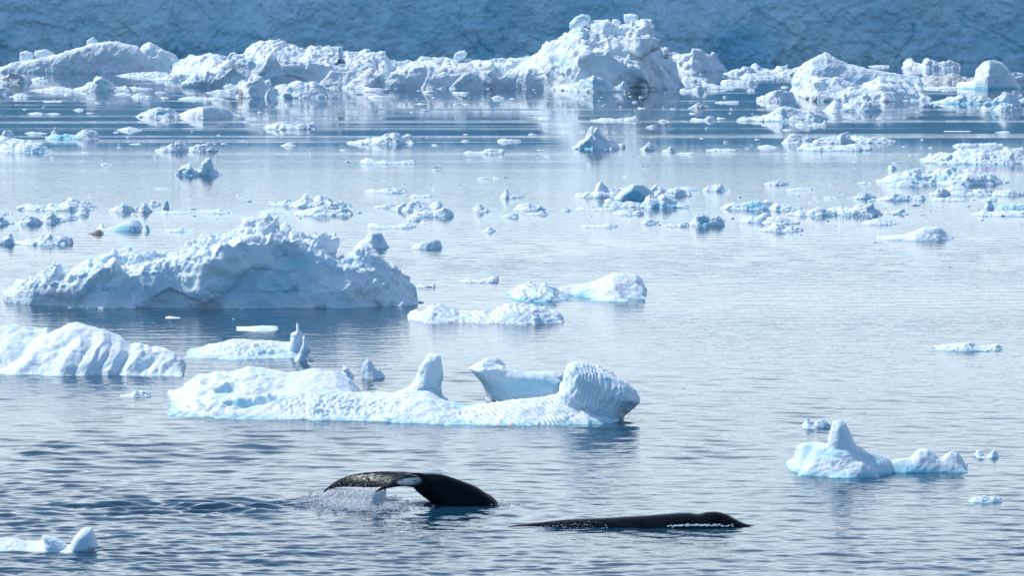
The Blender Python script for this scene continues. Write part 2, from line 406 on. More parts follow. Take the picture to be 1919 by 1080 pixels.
    org = np.array([V[:, 0].mean(), V[:, 1].mean(), 0.0])
    if parent is not None: org = np.array(parent.location)
    me = new_mesh(name, V-org, Q, tone)
    if mat is None: mat = M_near if Dm < 175 else (M_mid if Dm < 360 else M_far)
    if parent is not None: return put(name, me, mat, label, parent=parent)
    return put(name, me, mat, label, cat, group, loc=org)


# ------------------------------------------------------------------ glacier front: a long cliff of blue ice with a snow slope behind its brink
def build_glacier():
    D0 = float(dist_of(117.5)); top = 23.0
    xs = np.concatenate([np.arange(-620, -125, 6), np.arange(-125, 125, 0.22), np.arange(125, 620, 6)])
    zs = np.concatenate([[-2, -1], np.arange(-0.4, 17, 0.2), np.arange(17, top+.1, 0.7)])
    X, Zz = np.meshgrid(xs, zs, indexing='ij')
    P = np.stack([X.ravel(), np.zeros(X.size), Zz.ravel()*1.0], 1)
    y = 7*vnoise(P*[1, 1, 0.35], 60, 1)+1.5*fbm(P*[1, 1, 0.7], 16, 2, 4, 0.5)
    r = 1-np.abs(fbm(P*[1.2, 1, 0.6], 9, 9, 4, 0.55)); y += -0.45*r
    y += 0.22*fbm(P, 1.6, 31, 3, 0.6)+0.7*np.abs(fbm(P*[1, 1, .16]+[0, 0, 0], 4.5, 71, 3, 0.6))+0.5*facets((P+[0, 0, 0])*[1, 1, .7], 5.5, 5)+.15*facets(P, 1.4, 9)
    px = CX+F*P[:, 0]/D0; py = YH+F*(HC-P[:, 2])/D0
    # long slanting folds and joints seen in the face
    def line(pts, wd, dep, pr=1.0):
        d = np.full(len(px), 1e9)
        jx = px+3.0*vnoise(P, 1.4, 77)+2*vnoise(P, .5, 78)
        jy = py+3.0*vnoise(P, 1.6, 79)
        for (ax, ay), (bx, by) in zip(pts[:-1], pts[1:]):
            ex, ey = bx-ax, by-ay; t = np.clip(((jx-ax)*ex+(jy-ay)*ey)/(ex*ex+ey*ey), 0, 1)
            d = np.minimum(d, np.hypot(jx-ax-t*ex, jy-ay-t*ey))
        return dep*(1-sstep(0, wd, d))
    L = [([(1718, 48), (1712, 78), (1700, 88), (1690, 98), (1682, 116)], 5, 1.0), ([(1795, 22), (1850, 50), (1905, 80), (1925, 92)], 5, .6), ([(1800, 26), (1822, 62), (1860, 78), (1900, 88)], 7, .4), ([(1335, 112), (1340, 52), (1375, 48), (1400, 30), (1420, 15), (1438, 35), (1470, 52), (1480, 75)], 6, .35), ([(890, 60), (903, 88), (925, 105), (922, 113)], 5, .7), ([(865, 12), (863, 50)], 3, .6), ([(945, 66), (942, 88)], 3, .5), ([(395, 70), (420, 52), (450, 34), (480, 20)], 4, .35), ([(310, 42), (330, 50)], 5, .5), ([(400, 70), (440, 62), (490, 78), (540, 84)], 6, .35), ([(210, 60), (260, 40), (318, 0)], 4, .3), ([(640, 60), (700, 45), (760, 62)], 6, .3), ([(980, 60), (1050, 70), (1060, 30)], 5, .25), ([(1230, 10), (1231, 60)], 3, .6), ([(1150, 10), (1165, 28)], 4, .5), ([(0, 60), (60, 40), (120, 60)], 6, .25), ([(1550, 78), (1556, 90)], 4, .5), ([(540, 10), (550, 20), (545, 26)], 4, .6), ([(485, 8), (492, 24)], 4, .6), ([(1240, 75), (1330, 78)], 9, .4), ([(1560, 12), (1570, 5)], 5, .3), ([(1495, 20), (1520, 60), (1535, 110)], 5, .25)]
    dk = np.zeros(len(px))
    for pts, wd, s in L:
        l = line(pts, wd, 1.0); dk = np.maximum(dk, l*s); y += 0.45*l*s
    reg = np.maximum(1-sstep(0.7, 1.05, np.hypot((px-1410)/75, (py-88)/48)), 1-sstep(0.7, 1.05, np.hypot((px-905)/24, (py-95)/22)))
    Yp = D0+4+y+np.where(P[:, 2] > 17, (P[:, 2]-17)**1.5*0.5, 0)
    Yp += np.maximum(0, np.abs(P[:, 0])-200)*0.05
    
    base = Yp.reshape(X.shape)
    base -= base[:, 2:3].min()*0
    V = np.stack([P[:, 0], Yp, P[:, 2]], 1)
    # snow slope running back from the brink
    nx, nz = X.shape; last = V.reshape(nx, nz, 3)[:, -1]
    ext = []
    for q, (dy, dz) in enumerate(((6, 1.0), (20, 2.2), (60, 5), (160, 11), (400, 26), (900, 55))):
        e = last.copy(); e[:, 1] += dy; e[:, 2] += dz+0.5*vnoise(e*[1, 0.2, 0], 30, q); ext.append(e)
    G3 = np.concatenate([V.reshape(nx, nz, 3)]+[e[:, None] for e in ext], 1); nz2 = G3.shape[1]
    nbl = fbm(P, 6, 50, 4, 0.6); nd = fbm(P*[1, 1, 2], 5, 60, 4, 0.6)
    tone = np.zeros((nx, nz2, 3), np.float32)
    pale = np.clip(0.4+1.1*fbm(P*[1, 1, 1.3], 14, 52, 5, 0.6), 0, 1)*0.5
    tone[:, :nz, 0] = np.clip(pale+0.45*reg+0.35*dk, 0, 1).reshape(nx, nz)
    tone[:, :nz, 1] = np.clip(0.16*dk+0.08*sstep(0.25, 0.9, nd), 0, 1).reshape(nx, nz)
    I = np.arange(nx*nz2).reshape(nx, nz2)
    Q = np.stack([I[:-1, :-1], I[1:, :-1], I[1:, 1:], I[:-1, 1:]], -1).reshape(-1, 4)
    put('glacier_front', new_mesh('glacier_front', G3.reshape(-1, 3), Q, tone.reshape(-1, 3)), M_glacier, kind='structure')
build_glacier()

# ------------------------------------------------------------------ the foreground berg with its horns (body and parts)
def empty(name, px, py, label, cat):
    o = put(name, None, None, label, cat); x, y, z = to_world(px, py, float(dist_of(py))); o.location = (x, y, 0); return o
fb = empty('iceberg', 740, 790, 'long low foreground iceberg above the whale tail, with horns, a curled wing and honeycomb pits', 'iceberg')
fbase = [(308, 768), (322, 776), (400, 783), (460, 784), (560, 786), (700, 790), (850, 796), (960, 799), (1100, 797), (1158, 791), (1170, 780)]
berg('ice_body', None, None, fbase, [
    R([(308, 752), (320, 742), (345, 735), (362, 712), (372, 703), (395, 701), (430, 699), (465, 689), (500, 694), (540, 699), (590, 693), (630, 698), (652, 712), (664, 728), (669, 739)], 6.2, 2.5, 1.25, 2),
    R([(330, 764), (400, 752), (470, 748), (520, 736), (580, 728), (640, 735), (700, 738), (760, 735), (800, 736), (840, 755), (870, 762), (920, 757), (960, 751), (1000, 746), (1040, 742), (1100, 742), (1150, 760), (1168, 778)], 2.7, 1.6, 1.5, 2),
    R([(830, 766), (880, 766), (930, 757), (990, 752), (1060, 752)], 4.6, 1.4, 1.2, 2)],
    seed=3, k=0.95, warp=(0.3, 0.10), rough=0.035, crease=0.4, fblue=0.18, foot=0.75, ky=1.6,
    disp=[('dimple', 0.17, 0.085, [(610, 760, 110, 24), (700, 765, 60, 20)]), ('flute', 0.21, 0.095, [(960, 775, 230, 30), (730, 770, 60, 20)], 0.75, 1.0), ('flute', 0.5, 0.10, [(360, 765, 80, 20)], 0.0, 0.2), ('ridged', 0.8, 0.14, [(430, 735, 120, 45)]), ('push', 0, -0.38, [(450, 757, 30, 6), (475, 753, 28, 6), (500, 747, 20, 6), (515, 741, 14, 5)]), ('push', 0, -0.3, [(420, 731, 18, 7), (432, 725, 10, 7)]), ('fbm', 0.3, 0.03)],
    blue=[(480, 752, 60, 7, 0.75), (425, 728, 20, 8, 0.55), (735, 787, 10, 5, 1), (868, 760, 35, 7, 0.7), (950, 798, 60, 3, .6), (600, 734, 50, 10, .15)],
    dirt_shade=[(425, 779, 35, 5, 0.22)], pink=[(956, 796, 8, 4, 0.45)], parent=fb)
berg('ice_horn', None, None, [(735, 756), (830, 756)], [
    B([(728, 752), (765, 728), (782, 706), (789, 682), (797, 665), (804, 661), (815, 661), (826, 663), (828, 690), (829, 702), (826, 718), (828, 752), (800, 765)], 0.9, 0.75, 0.45),
    R([(715, 748), (740, 738), (765, 727), (790, 712), (812, 722), (829, 742), (845, 756)], 1.3, 1.2, 1.3, 2)], seed=5, k=0.8, warp=(0.3, 0.06), rough=0.028, crease=0.5,
    disp=[('fbm', 0.4, 0.05), ('ridged', 0.5, 0.07, [(812, 680, 20, 30)])], blue=[(806, 735, 20, 22, 0.45)], foot=0, parent=fb)
berg('ice_wing', None, None, [(880, 765), (1055, 765)], [
    B([(877, 690), (890, 683), (905, 677), (930, 684), (950, 692), (985, 697), (1020, 698), (1052, 712), (1050, 760), (905, 762), (912, 745), (905, 722), (893, 708)], 3.2, 0.75, 0.35),
    B([(903, 676), (914, 669), (932, 670), (944, 680), (950, 694), (925, 690)], 3.9, 0.4, 0.3),
    B([(1000, 702), (1015, 697), (1040, 696), (1056, 702), (1058, 716), (1010, 712)], 4.1, 0.5, 0.3),
    R([(905, 762), (940, 752), (980, 745), (1020, 740), (1056, 745)], 3.0, 1.0, 1.2, 2)], seed=8, k=0.85, warp=(0.35, 0.05), rough=0.02,
    disp=[('fbm', 0.35, 0.05, [(960, 690, 80, 10), (975, 745, 70, 14)])], blue=[(990, 722, 70, 22, 0.62), (930, 728, 25, 22, 0.25)], foot=0, fblue=0.1, parent=fb)
berg('ice_tower', None, None, [(1030, 792), (1100, 795), (1160, 790)], [
    B([(1028, 758), (1040, 738), (1052, 715), (1056, 692), (1061, 682), (1072, 678), (1090, 679), (1110, 685), (1128, 694), (1150, 706), (1172, 716), (1190, 730), (1197, 742), (1197, 753), (1185, 764), (1170, 778), (1160, 792), (1100, 798), (1040, 790)], 1.9, 1.25, 0.75),
    B([(1108, 690), (1120, 685), (1145, 697), (1157, 712), (1125, 715)], 2.9, 0.5, 0.3),
    R([(1040, 770), (1100, 762), (1150, 775)], 1.6, 1.5, 1.3, 2)], seed=12, k=0.85, warp=(0.3, 0.05), rough=0.022,
    disp=[('flute', 0.17, 0.075, [(1085, 715, 55, 38), (1130, 745, 50, 30)], -0.25, 0.3), ('fbm', 0.3, 0.04)], blue=[(1090, 702, 15, 10, 0.3), (1135, 710, 14, 6, 0.5), (1160, 735, 30, 25, .2)], foot=0.5, parent=fb)
berg('ice_spire', None, None, [(540, 700), (592, 700)], [
    B([(536, 698), (550, 680), (560, 664), (566, 645), (569, 630), (573, 634), (576, 644), (583, 656), (580, 664), (576, 672), (578, 694), (560, 706)], 5.6, 0.4, 0.25),
    B([(577, 694), (576, 680), (579, 672), (586, 671), (592, 675), (592, 684), (588, 696)], 5.6, 0.3, 0.2)], seed=15, k=0.7, warp=(0.3, 0.04), rough=0.03, disp=[('fbm', 0.3, 0.03)], foot=0, fblue=0.0, parent=fb)

# ------------------------------------------------------------------ the large bergs
berg('iceberg', 'biggest mid-distance iceberg, a long wedge with a shaded blue face and rubbly white crest', 'iceberg',
    [(12, 565), (60, 571), (130, 575), (300, 577), (500, 578), (650, 578), (778, 573)], [
    R([(12, 563), (22, 546), (42, 530), (75, 523), (95, 518), (130, 516), (165, 505), (200, 498), (260, 492), (330, 490), (350, 478), (400, 470), (450, 452), (520, 448), (580, 456), (620, 478), (660, 500), (690, 520), (720, 545), (760, 560)], 1.3, 2.5, 3.2, 2),
    R([(90, 520), (120, 512), (145, 498), (190, 482), (250, 469), (320, 468), (375, 458), (390, 442), (415, 441), (450, 424), (470, 412), (500, 412), (525, 428), (550, 439), (565, 443), (600, 452), (628, 478)], 3.6, 3.0, 1.6, 2),
    B([(92, 530), (100, 487), (108, 482), (118, 485), (124, 500), (128, 530)], 2.6, 0.6, 0.4),
    B([(455, 430), (462, 410), (478, 403), (500, 403), (520, 410), (524, 430)], 4.6, 1.2, 0.5),
    B([(560, 470), (570, 438), (590, 431), (612, 431), (630, 445), (634, 457), (628, 480), (600, 500)], 4.0, 1.3, 0.8),
    R([(610, 510), (640, 484), (665, 474), (700, 476), (722, 496), (745, 513), (760, 530), (772, 550), (778, 570)], 2.6, 2.6, 1.3, 2)],
    seed=22, k=1.0, warp=(0.22, 0.10), rough=0.02, crease=0.6, fblue=0.22, foot=0.15,
    disp=[('facet', 2.4, 0.36, lambda px, py, n, V: sstep(.1, 1.3, V[:, 2])*sstep(0, 60, px)), ('facet', 0.8, 0.20, lambda px, py, n, V: np.clip(sstep(0.3, 0.65, n[:, 2])+(px > 640)*0.7, 0.12, 1)), ('facet', 0.33, 0.09, lambda px, py, n, V: sstep(0.3, 0.6, n[:, 2])), ('ridged', 1.6, 0.25, [(350, 500, 120, 40)]), ('fbm', 0.7, 0.08)],
    blue=[(535, 478, 7, 5, 1), (500, 535, 130, 45, 0.5), (560, 495, 50, 30, .5), (230, 545, 120, 22, .25), (724, 540, 5, 6, .7), (420, 555, 30, 20, .25)], dirt_shade=[(320, 552, 50, 9, 0.3), (410, 515, 60, 10, 0.15), (270, 574, 30, 3, 0.4)])
berg('iceberg', 'ribbed white iceberg with rounded fluted flanks, cut by the left edge of the photo', 'iceberg',
    [(-90, 700), (0, 700), (120, 704), (343, 706)], [
    R([(-90, 640), (-40, 614), (0, 615), (30, 613), (70, 619), (95, 618)], 5.2, 2.5, 1.3, 2),
    R([(-90, 660), (0, 668), (60, 650), (100, 625), (135, 611), (150, 609), (172, 614), (195, 618), (215, 631), (240, 641), (270, 649), (300, 653), (325, 662), (340, 674), (344, 690)], 3.2, 2.6, 1.7, 2.4)],
    seed=33, k=0.95, warp=(0.25, 0.12), rough=0.04, crease=0.5, fblue=0.2, foot=0.25,
    disp=[('flute', 1.05, 0.36, [(180, 670, 150, 45), (0, 680, 120, 40)], -0.7, 0.5), ('flute', 0.33, 0.07, [(260, 670, 110, 40)], -0.9, 0.5), ('ridged', 1.4, 0.2, [(80, 640, 140, 40)]), ('fbm', 0.6, 0.04)],
    blue=[(95, 690, 10, 8, .6), (250, 680, 60, 15, .15), (25, 650, 35, 14, .25)])
berg('iceberg', 'low dimpled white iceberg ending in a thin pointed fin, behind the horned foreground berg', 'iceberg',
    [(333, 671), (400, 673), (480, 674), (560, 672), (575, 668)], [
    R([(333, 669), (345, 660), (370, 654), (400, 645), (438, 636), (478, 639), (520, 643), (545, 644), (560, 655), (574, 668)], 3.2, 2.0, 1.4, 2),
    R([(395, 672), (430, 664), (450, 668), (480, 671)], 1.0, 1.0, 1.5, 2, df=-.5),
    B([(538, 674), (541, 640), (543, 625), (549, 622), (552, 620), (554, 600), (558, 604), (561, 622), (568, 630), (572, 645), (570, 674)], 2.0, 0.5, 0.28)],
    seed=41, k=0.85, warp=(0.3, 0.08), rough=0.03, fblue=0.25, foot=0.4,
    disp=[('dimple', 0.22, 0.08, [(470, 655, 60, 18)]), ('fbm', 0.4, 0.05)], blue=[(500, 660, 70, 8, .35), (560, 660, 15, 12, .35)])
berg('ice_floe', 'flat thin white ice pan in the dark reflection below the biggest mid-distance berg', 'ice floe', [(432, 620), (478, 622), (523, 620)],
    [R([(432, 619), (445, 616), (478, 613), (490, 612), (515, 613), (523, 617)], 1.2, 1.3, 3, 3)], seed=42, k=.7, rough=.05, foot=.1, fblue=.05)
berg('iceberg', 'low iceberg with smooth domed right end and turquoise waist, behind the ribbed grooved one', 'iceberg',
    [(950, 560), (985, 565), (1030, 566), (1070, 562), (1150, 564), (1210, 563)], [
    R([(952, 552), (958, 546), (970, 538), (985, 533), (1000, 530), (1012, 534), (1022, 532), (1040, 541), (1062, 556), (1070, 562)], 2.2, 2.0, 1.3, 2),
    R([(1040, 545), (1062, 538), (1090, 535), (1108, 531), (1130, 521), (1150, 513), (1172, 512), (1192, 516), (1205, 526), (1209, 545), (1211, 560)], 3.8, 2.5, 1.6, 2.5, df=1.2),
    R([(1096, 566), (1110, 556), (1122, 549), (1140, 545), (1160, 550), (1175, 559), (1184, 565)], 1.0, 2.0, 1.3, 2, df=-.8)],
    seed=51, k=.95, warp=(.3, .09), rough=.035, crease=.4, fblue=.2, foot=.9,
    disp=[('ridged', .7, .16, [(1000, 548, 50, 20)]), ('facet', .5, .18, [(1000, 548, 50, 20)]), ('fbm', .5, .05)], blue=[(1080, 558, 45, 7, .9), (1000, 562, 60, 4, .6), (1100, 548, 30, 8, .35)])
berg('iceberg', 'ribbed white iceberg scored with slanting grooves, just right of the biggest mid-distance berg', 'iceberg',
    [(768, 600), (800, 605), (900, 606), (1000, 608), (1053, 606)], [
    R([(768, 584), (780, 582), (798, 586), (803, 577), (812, 570), (830, 572), (852, 577), (860, 585), (885, 583), (908, 583), (918, 590), (930, 580), (945, 571), (970, 568), (1000, 573), (1025, 579), (1045, 584), (1053, 594)], 1.7, 1.6, 1.5, 2)],
    seed=55, k=.8, warp=(.3, .08), rough=.03, fblue=.22, foot=.1,
    disp=[('flute', .30, .11, None, 0.75, .6), ('fbm', .25, .04)], blue=[(960, 590, 20, 12, .25)])
berg('iceberg', 'smooth glassy pale blue iceberg with a rounded thumb-like peak, right of the foreground', 'iceberg',
    [(1468, 884), (1500, 893), (1600, 895), (1650, 893), (1672, 888), (1812, 888)], [
    R([(1470, 882), (1480, 870), (1490, 856), (1493, 840), (1505, 833), (1530, 830), (1560, 832), (1590, 838), (1600, 850)], 1.8, 1.2, 1.6, 2.5, df=.6),
    R([(1500, 886), (1512, 862), (1530, 842), (1560, 834), (1590, 834), (1620, 843), (1645, 852), (1663, 865), (1668, 880)], 1.0, 1.3, 1.6, 2.2),
    R([(1560, 892), (1590, 876), (1618, 862), (1640, 870), (1648, 888)], .4, .8, 1.5, 2, df=-.25),
    B([(1545, 860), (1553, 826), (1557, 803), (1561, 790), (1568, 785), (1580, 785), (1588, 792), (1593, 808), (1600, 826), (1612, 845), (1600, 870)], 1.3, .55, .42),
    R([(1610, 858), (1640, 858), (1680, 862), (1712, 859), (1740, 858), (1780, 860), (1805, 868), (1813, 882)], .9, 1.2, 2.8, 2.4),
    R([(1695, 872), (1706, 862), (1714, 851), (1724, 844), (1738, 843), (1752, 848), (1764, 858), (1772, 850), (1782, 846), (1795, 849), (1803, 860), (1809, 873), (1814, 886)], .8, .9, 2.0, 2)],
    seed=61, k=.8, warp=(.4, .05), rough=.016, fblue=.45, foot=.9,
    disp=[('flute', .33, .07, [(1590, 862, 60, 22)], 1.1, .5), ('fbm', .6, .05), ('ridged', .5, .06, [(1600, 870, 60, 25)])], blue=[(1560, 850, 30, 14, .7), (1700, 880, 50, 10, .75), (1640, 865, 30, 16, .4), (1515, 850, 25, 25, .4), (1650, 890, 150, 5, .5)])
berg('iceberg', 'small white iceberg with a pale blue slab standing at its right end, bottom left corner', 'iceberg',
    [(-60, 1034), (0, 1034), (60, 1034), (110, 1035), (128, 1038), (168, 1034), (184, 1026)], [
    R([(-60, 1020), (-20, 1011), (0, 1010), (20, 1010), (38, 1014), (52, 1018), (75, 1018), (84, 1012)], 1.1, 1.0, 1.5, 2.2),
    B([(70, 1040), (84, 1018), (79, 1005), (90, 1005), (102, 1008), (118, 1014), (128, 1026), (126, 1040)], .7, .35, .3),
    B([(124, 1042), (131, 1022), (140, 1005), (152, 993), (160, 990), (172, 992), (176, 1002), (179, 1013), (184, 1026), (168, 1040)], .5, .45, .22),
    R([(60, 1030), (100, 1022), (150, 1024), (180, 1024)], .7, .8, 1.6, 2)],
    seed=71, k=.7, warp=(.4, .03), rough=.012, fblue=.1, foot=.3, disp=[('fbm', .2, .025, [(10, 1020, 60, 15), (100, 1015, 25, 20)])], blue=[(155, 1020, 25, 25, .25)])

# the far bergs in front of the glacier
FB = [(343, 163), (430, 164), (560, 165), (760, 166), (950, 166), (1010, 167), (1100, 171), (1200, 169), (1272, 164)]
berg('iceberg', 'largest far iceberg, long shaded cliff rising to a jagged sunlit summit before the glacier', 'iceberg', FB, [
    R([(343, 162), (352, 151), (372, 143), (392, 134), (412, 118), (428, 106), (450, 112), (480, 118), (530, 112), (580, 112), (620, 122), (650, 118), (690, 128), (730, 140), (760, 130), (800, 125), (870, 131), (930, 136), (990, 133), (1030, 126), (1060, 135), (1090, 105), (1125, 97), (1150, 115), (1165, 130), (1200, 133), (1240, 138), (1265, 150), (1272, 162)], 2.6, 10, 4, 2),
    R([(412, 130), (440, 100), (460, 97), (478, 86), (500, 80), (540, 83), (600, 88), (630, 91), (650, 95), (665, 93), (700, 94), (728, 100), (735, 113), (760, 119), (775, 114), (800, 110), (830, 113), (860, 112), (895, 114), (930, 115), (970, 112), (1000, 108), (1015, 92), (1030, 80), (1055, 70), (1066, 60), (1085, 54), (1120, 52), (1165, 46), (1195, 41), (1212, 39), (1214, 62), (1222, 84), (1240, 92), (1254, 108), (1262, 130), (1268, 155)], 12, 9, 1.5, 1.6),
    B([(628, 100), (625, 88), (634, 83), (645, 88), (650, 96), (650, 120), (628, 120)], 12, 1.4, .6),
    B([(1175, 95), (1176, 70), (1188, 62), (1206, 64), (1212, 75), (1208, 98), (1195, 105)], 10, 2.5, 1.4),
    B([(1230, 108), (1230, 84), (1240, 78), (1252, 84), (1256, 98), (1250, 110)], 9, 1.8, 1.0),
    B([(1215, 85), (1222, 74), (1231, 76), (1232, 90), (1220, 95)], 11, 1.2, .8)],
    seed=84, k=.95, warp=(.22, .09), rough=.018, crease=.6, ky=1.8, fblue=.15, foot=.1,
    disp=[('facet', 5.0, .8), ('facet', 1.9, .4, lambda px, py, n, V: sstep(.45, .75, n[:, 2])*(0.5+0.5*(px > 1000))), ('facet', .9, .22, lambda px, py, n, V: sstep(.45, .75, n[:, 2])), ('ridged', 3.5, .8, [(1130, 120, 120, 45)]), ('fbm', 1.5, .2)],
    blue=[(470, 112, 30, 8, .3), (1100, 60, 40, 10, .3), (1050, 120, 30, 20, .25)], dirt_shade=[(1205, 164, 40, 3, .7), (760, 162, 60, 6, .15)])  # the strong dark patch paints the shade of an undercut at the waterline
berg('iceberg', 'fringed low ice apron at the waterline under the sunlit summit', 'iceberg', [(1060, 170), (1110, 173), (1170, 172), (1190, 168)],
    [R([(1062, 166), (1085, 152), (1112, 140), (1128, 146), (1142, 156), (1152, 163), (1165, 152), (1180, 160), (1190, 166)], 1.2, 2, 1.6, 2)], seed=82, k=.9, rough=.04, blue=[(1115, 155, 25, 12, .6)], disp=[('flute', .8, .22, None, .5, .3)], foot=.6)
berg('iceberg', 'broad shaded blue-grey tabular iceberg, far left below the glacier', 'iceberg', [(-60, 136), (0, 136), (120, 137), (250, 138), (345, 138)], [
    R([(-60, 134), (-20, 131), (0, 127), (20, 119), (60, 112), (100, 103), (118, 100)], 3, 6, 6, 2),
    R([(110, 110), (122, 98), (160, 86), (190, 79), (217, 78), (240, 84), (258, 88), (266, 105), (272, 120)], 3, 9, 7, 2.5),
    R([(254, 100), (268, 85), (280, 80), (300, 90), (318, 99), (335, 112), (352, 124), (362, 135)], 4, 7, 2.2, 2)],
    seed=91, k=.95, warp=(.25, .02), rough=.012, crease=.4, fblue=.15, foot=.25, disp=[('fbm', 1.5, .2), ('ridged', 2, .5, [(310, 115, 45, 25)])])
berg('iceberg', 'white snow shelf between the shaded tabular berg and the jagged-summit berg', 'iceberg', [(320, 140), (400, 143), (440, 142)], [R([(325, 118), (355, 104), (385, 102), (415, 103), (440, 112)], 14, 6, 1.2, 2)], seed=92, k=1, rough=.05, disp=[('facet', 1.5, .3)], foot=.2)
berg('iceberg', 'rounded white snowy iceberg just right of the jagged-summit berg', 'iceberg', [(1255, 134), (1300, 135), (1357, 133)], [R([(1252, 112), (1262, 102), (1280, 98), (1310, 97), (1328, 102), (1336, 100), (1346, 114), (1358, 128)], 5, 6, 1.5, 2)], seed=93, k=1, rough=.05, crease=.5, foot=.2, disp=[('facet', 3, .5), ('facet', 1.2, .18)])
berg('iceberg', 'smooth shaded iceberg peaked at its left third, far right below the glacier', 'iceberg', [(1483, 158), (1520, 161), (1620, 161), (1730, 160)], [
    R([(1483, 156), (1486, 140), (1504, 118), (1528, 106), (1546, 98), (1560, 105), (1572, 112), (1588, 121), (1625, 128), (1660, 134), (1700, 141), (1722, 145), (1729, 158)], 4.5, 6, 2.0, 2)], seed=95, k=.95, warp=(.25, .05), rough=.018, fblue=.3, foot=.6, disp=[('fbm', 1.2, .15)], blue=[(1650, 145, 70, 8, .35)])
berg('iceberg', 'long sunlit rumpled white iceberg in front of the smooth peaked berg, far right', 'iceberg', [(1484, 176), (1530, 190), (1650, 190), (1740, 188)], [
    R([(1484, 174), (1500, 160), (1515, 149), (1535, 146), (1560, 146), (1585, 153), (1600, 158), (1640, 155), (1672, 153), (1700, 151), (1722, 155), (1728, 170), (1732, 180)], 7, 5, 1.3, 2),
    R([(1530, 186), (1560, 176), (1600, 172), (1650, 175), (1690, 170), (1720, 175), (1745, 186)], 2, 4, 1.4, 2)], seed=97, k=.95, warp=(.3, .12), rough=.035, crease=.7, foot=.2, disp=[('facet', 3.0, .6), ('facet', 1.1, .2)])
berg('iceberg', 'white domed iceberg with two stepped shelves over green water, far right', 'iceberg', [(1795, 166), (1850, 168), (1912, 166)], [
    R([(1795, 156), (1815, 153), (1825, 150), (1831, 130), (1842, 115), (1860, 113), (1876, 115), (1886, 128), (1895, 140), (1905, 154), (1912, 165)], 4, 4, 2.2, 2), R([(1828, 150), (1845, 142), (1880, 140), (1893, 158)], 1.2, 3, 3, 2)], seed=99, k=.9, warp=(.3, .1), rough=.04, crease=.5, foot=.9, blue=[(1860, 165, 60, 4, .7)])
berg('iceberg', 'white iceberg with a brown-stained corner, floating before the long shaded far cliff', 'iceberg', [(440, 183), (470, 184), (540, 184), (614, 183)], [
    R([(442, 183), (446, 162), (458, 152), (472, 147), (481, 143), (490, 151), (502, 151), (510, 162), (515, 175)], 2.2, 3, 2, 2), R([(500, 172), (520, 162), (540, 160), (562, 155), (590, 157), (604, 165), (613, 178)], 4, 3, 1.4, 2)], seed=101, k=.85, warp=(.3, .12), rough=.06, crease=.6, foot=.5, dirt_shade=[(449, 174, 6, 10, .8)], disp=[('facet', 1.6, .35), ('facet', .7, .12)])
berg('ice_floe', 'smooth white dome-shaped floe on the left, below the jagged-summit berg', 'ice floe', [(323, 218), (380, 221), (452, 218)], [R([(323, 218), (340, 212), (352, 206), (372, 200), (398, 198), (425, 204), (440, 212), (452, 218)], 1.8, 2.5, 1.8, 2)], seed=103, k=.8, rough=.02, fblue=.05, foot=.1)

# ------------------------------------------------------------------ floes: (x0, x1, waterline, top, profile digits left to right, label[, options])
def floe(x0, x1, by, ty, prof, label, name='ice_floe', cat='ice floe', seed=0, group=None, dp=.62, k=None, **kw):
    D = float(dist_of(by)); wd = (x1-x0); e = 0.22*wd*dp*2*HC/D
    base = [(x0, by-e), (x0+.2*wd, by-.3*e), ((x0+x1)/2, by), (x1-.2*wd, by-.3*e), (x1, by-e)]
    n = len(prof); h = by-ty
    if wd < 36: dp = 1.0; kw.setdefault('p', 1.1)
    h *= .93
    pts = [(x0+wd*i/(n-1), by-max(h*int(c)/9.0, e+.15*h if 0 < i < n-1 else 0)) for i, c in enumerate(prof)]
    dep = wd*D/F*dp; kw.setdefault('warp', (.3, .12)); kw.setdefault('rough', .045); kw.setdefault('crease', .4)
    kw.setdefault('foot', .35)
    if k is None: k = .8 if wd > 60 else .65
    hm = h*D/F
    kw.setdefault('disp', [('facet', max(.9*hm, .2), .15*hm), ('facet', max(.35*hm, .1), .05*hm)])
    return berg(name, label, cat, base, [R(pts, dep*.5, dep*.5, kw.pop('p', 1.35), kw.pop('q', 2.2))], seed=seed, k=k, group=group, **kw)
CH = dict(name='ice_chunk', cat='ice chunk')
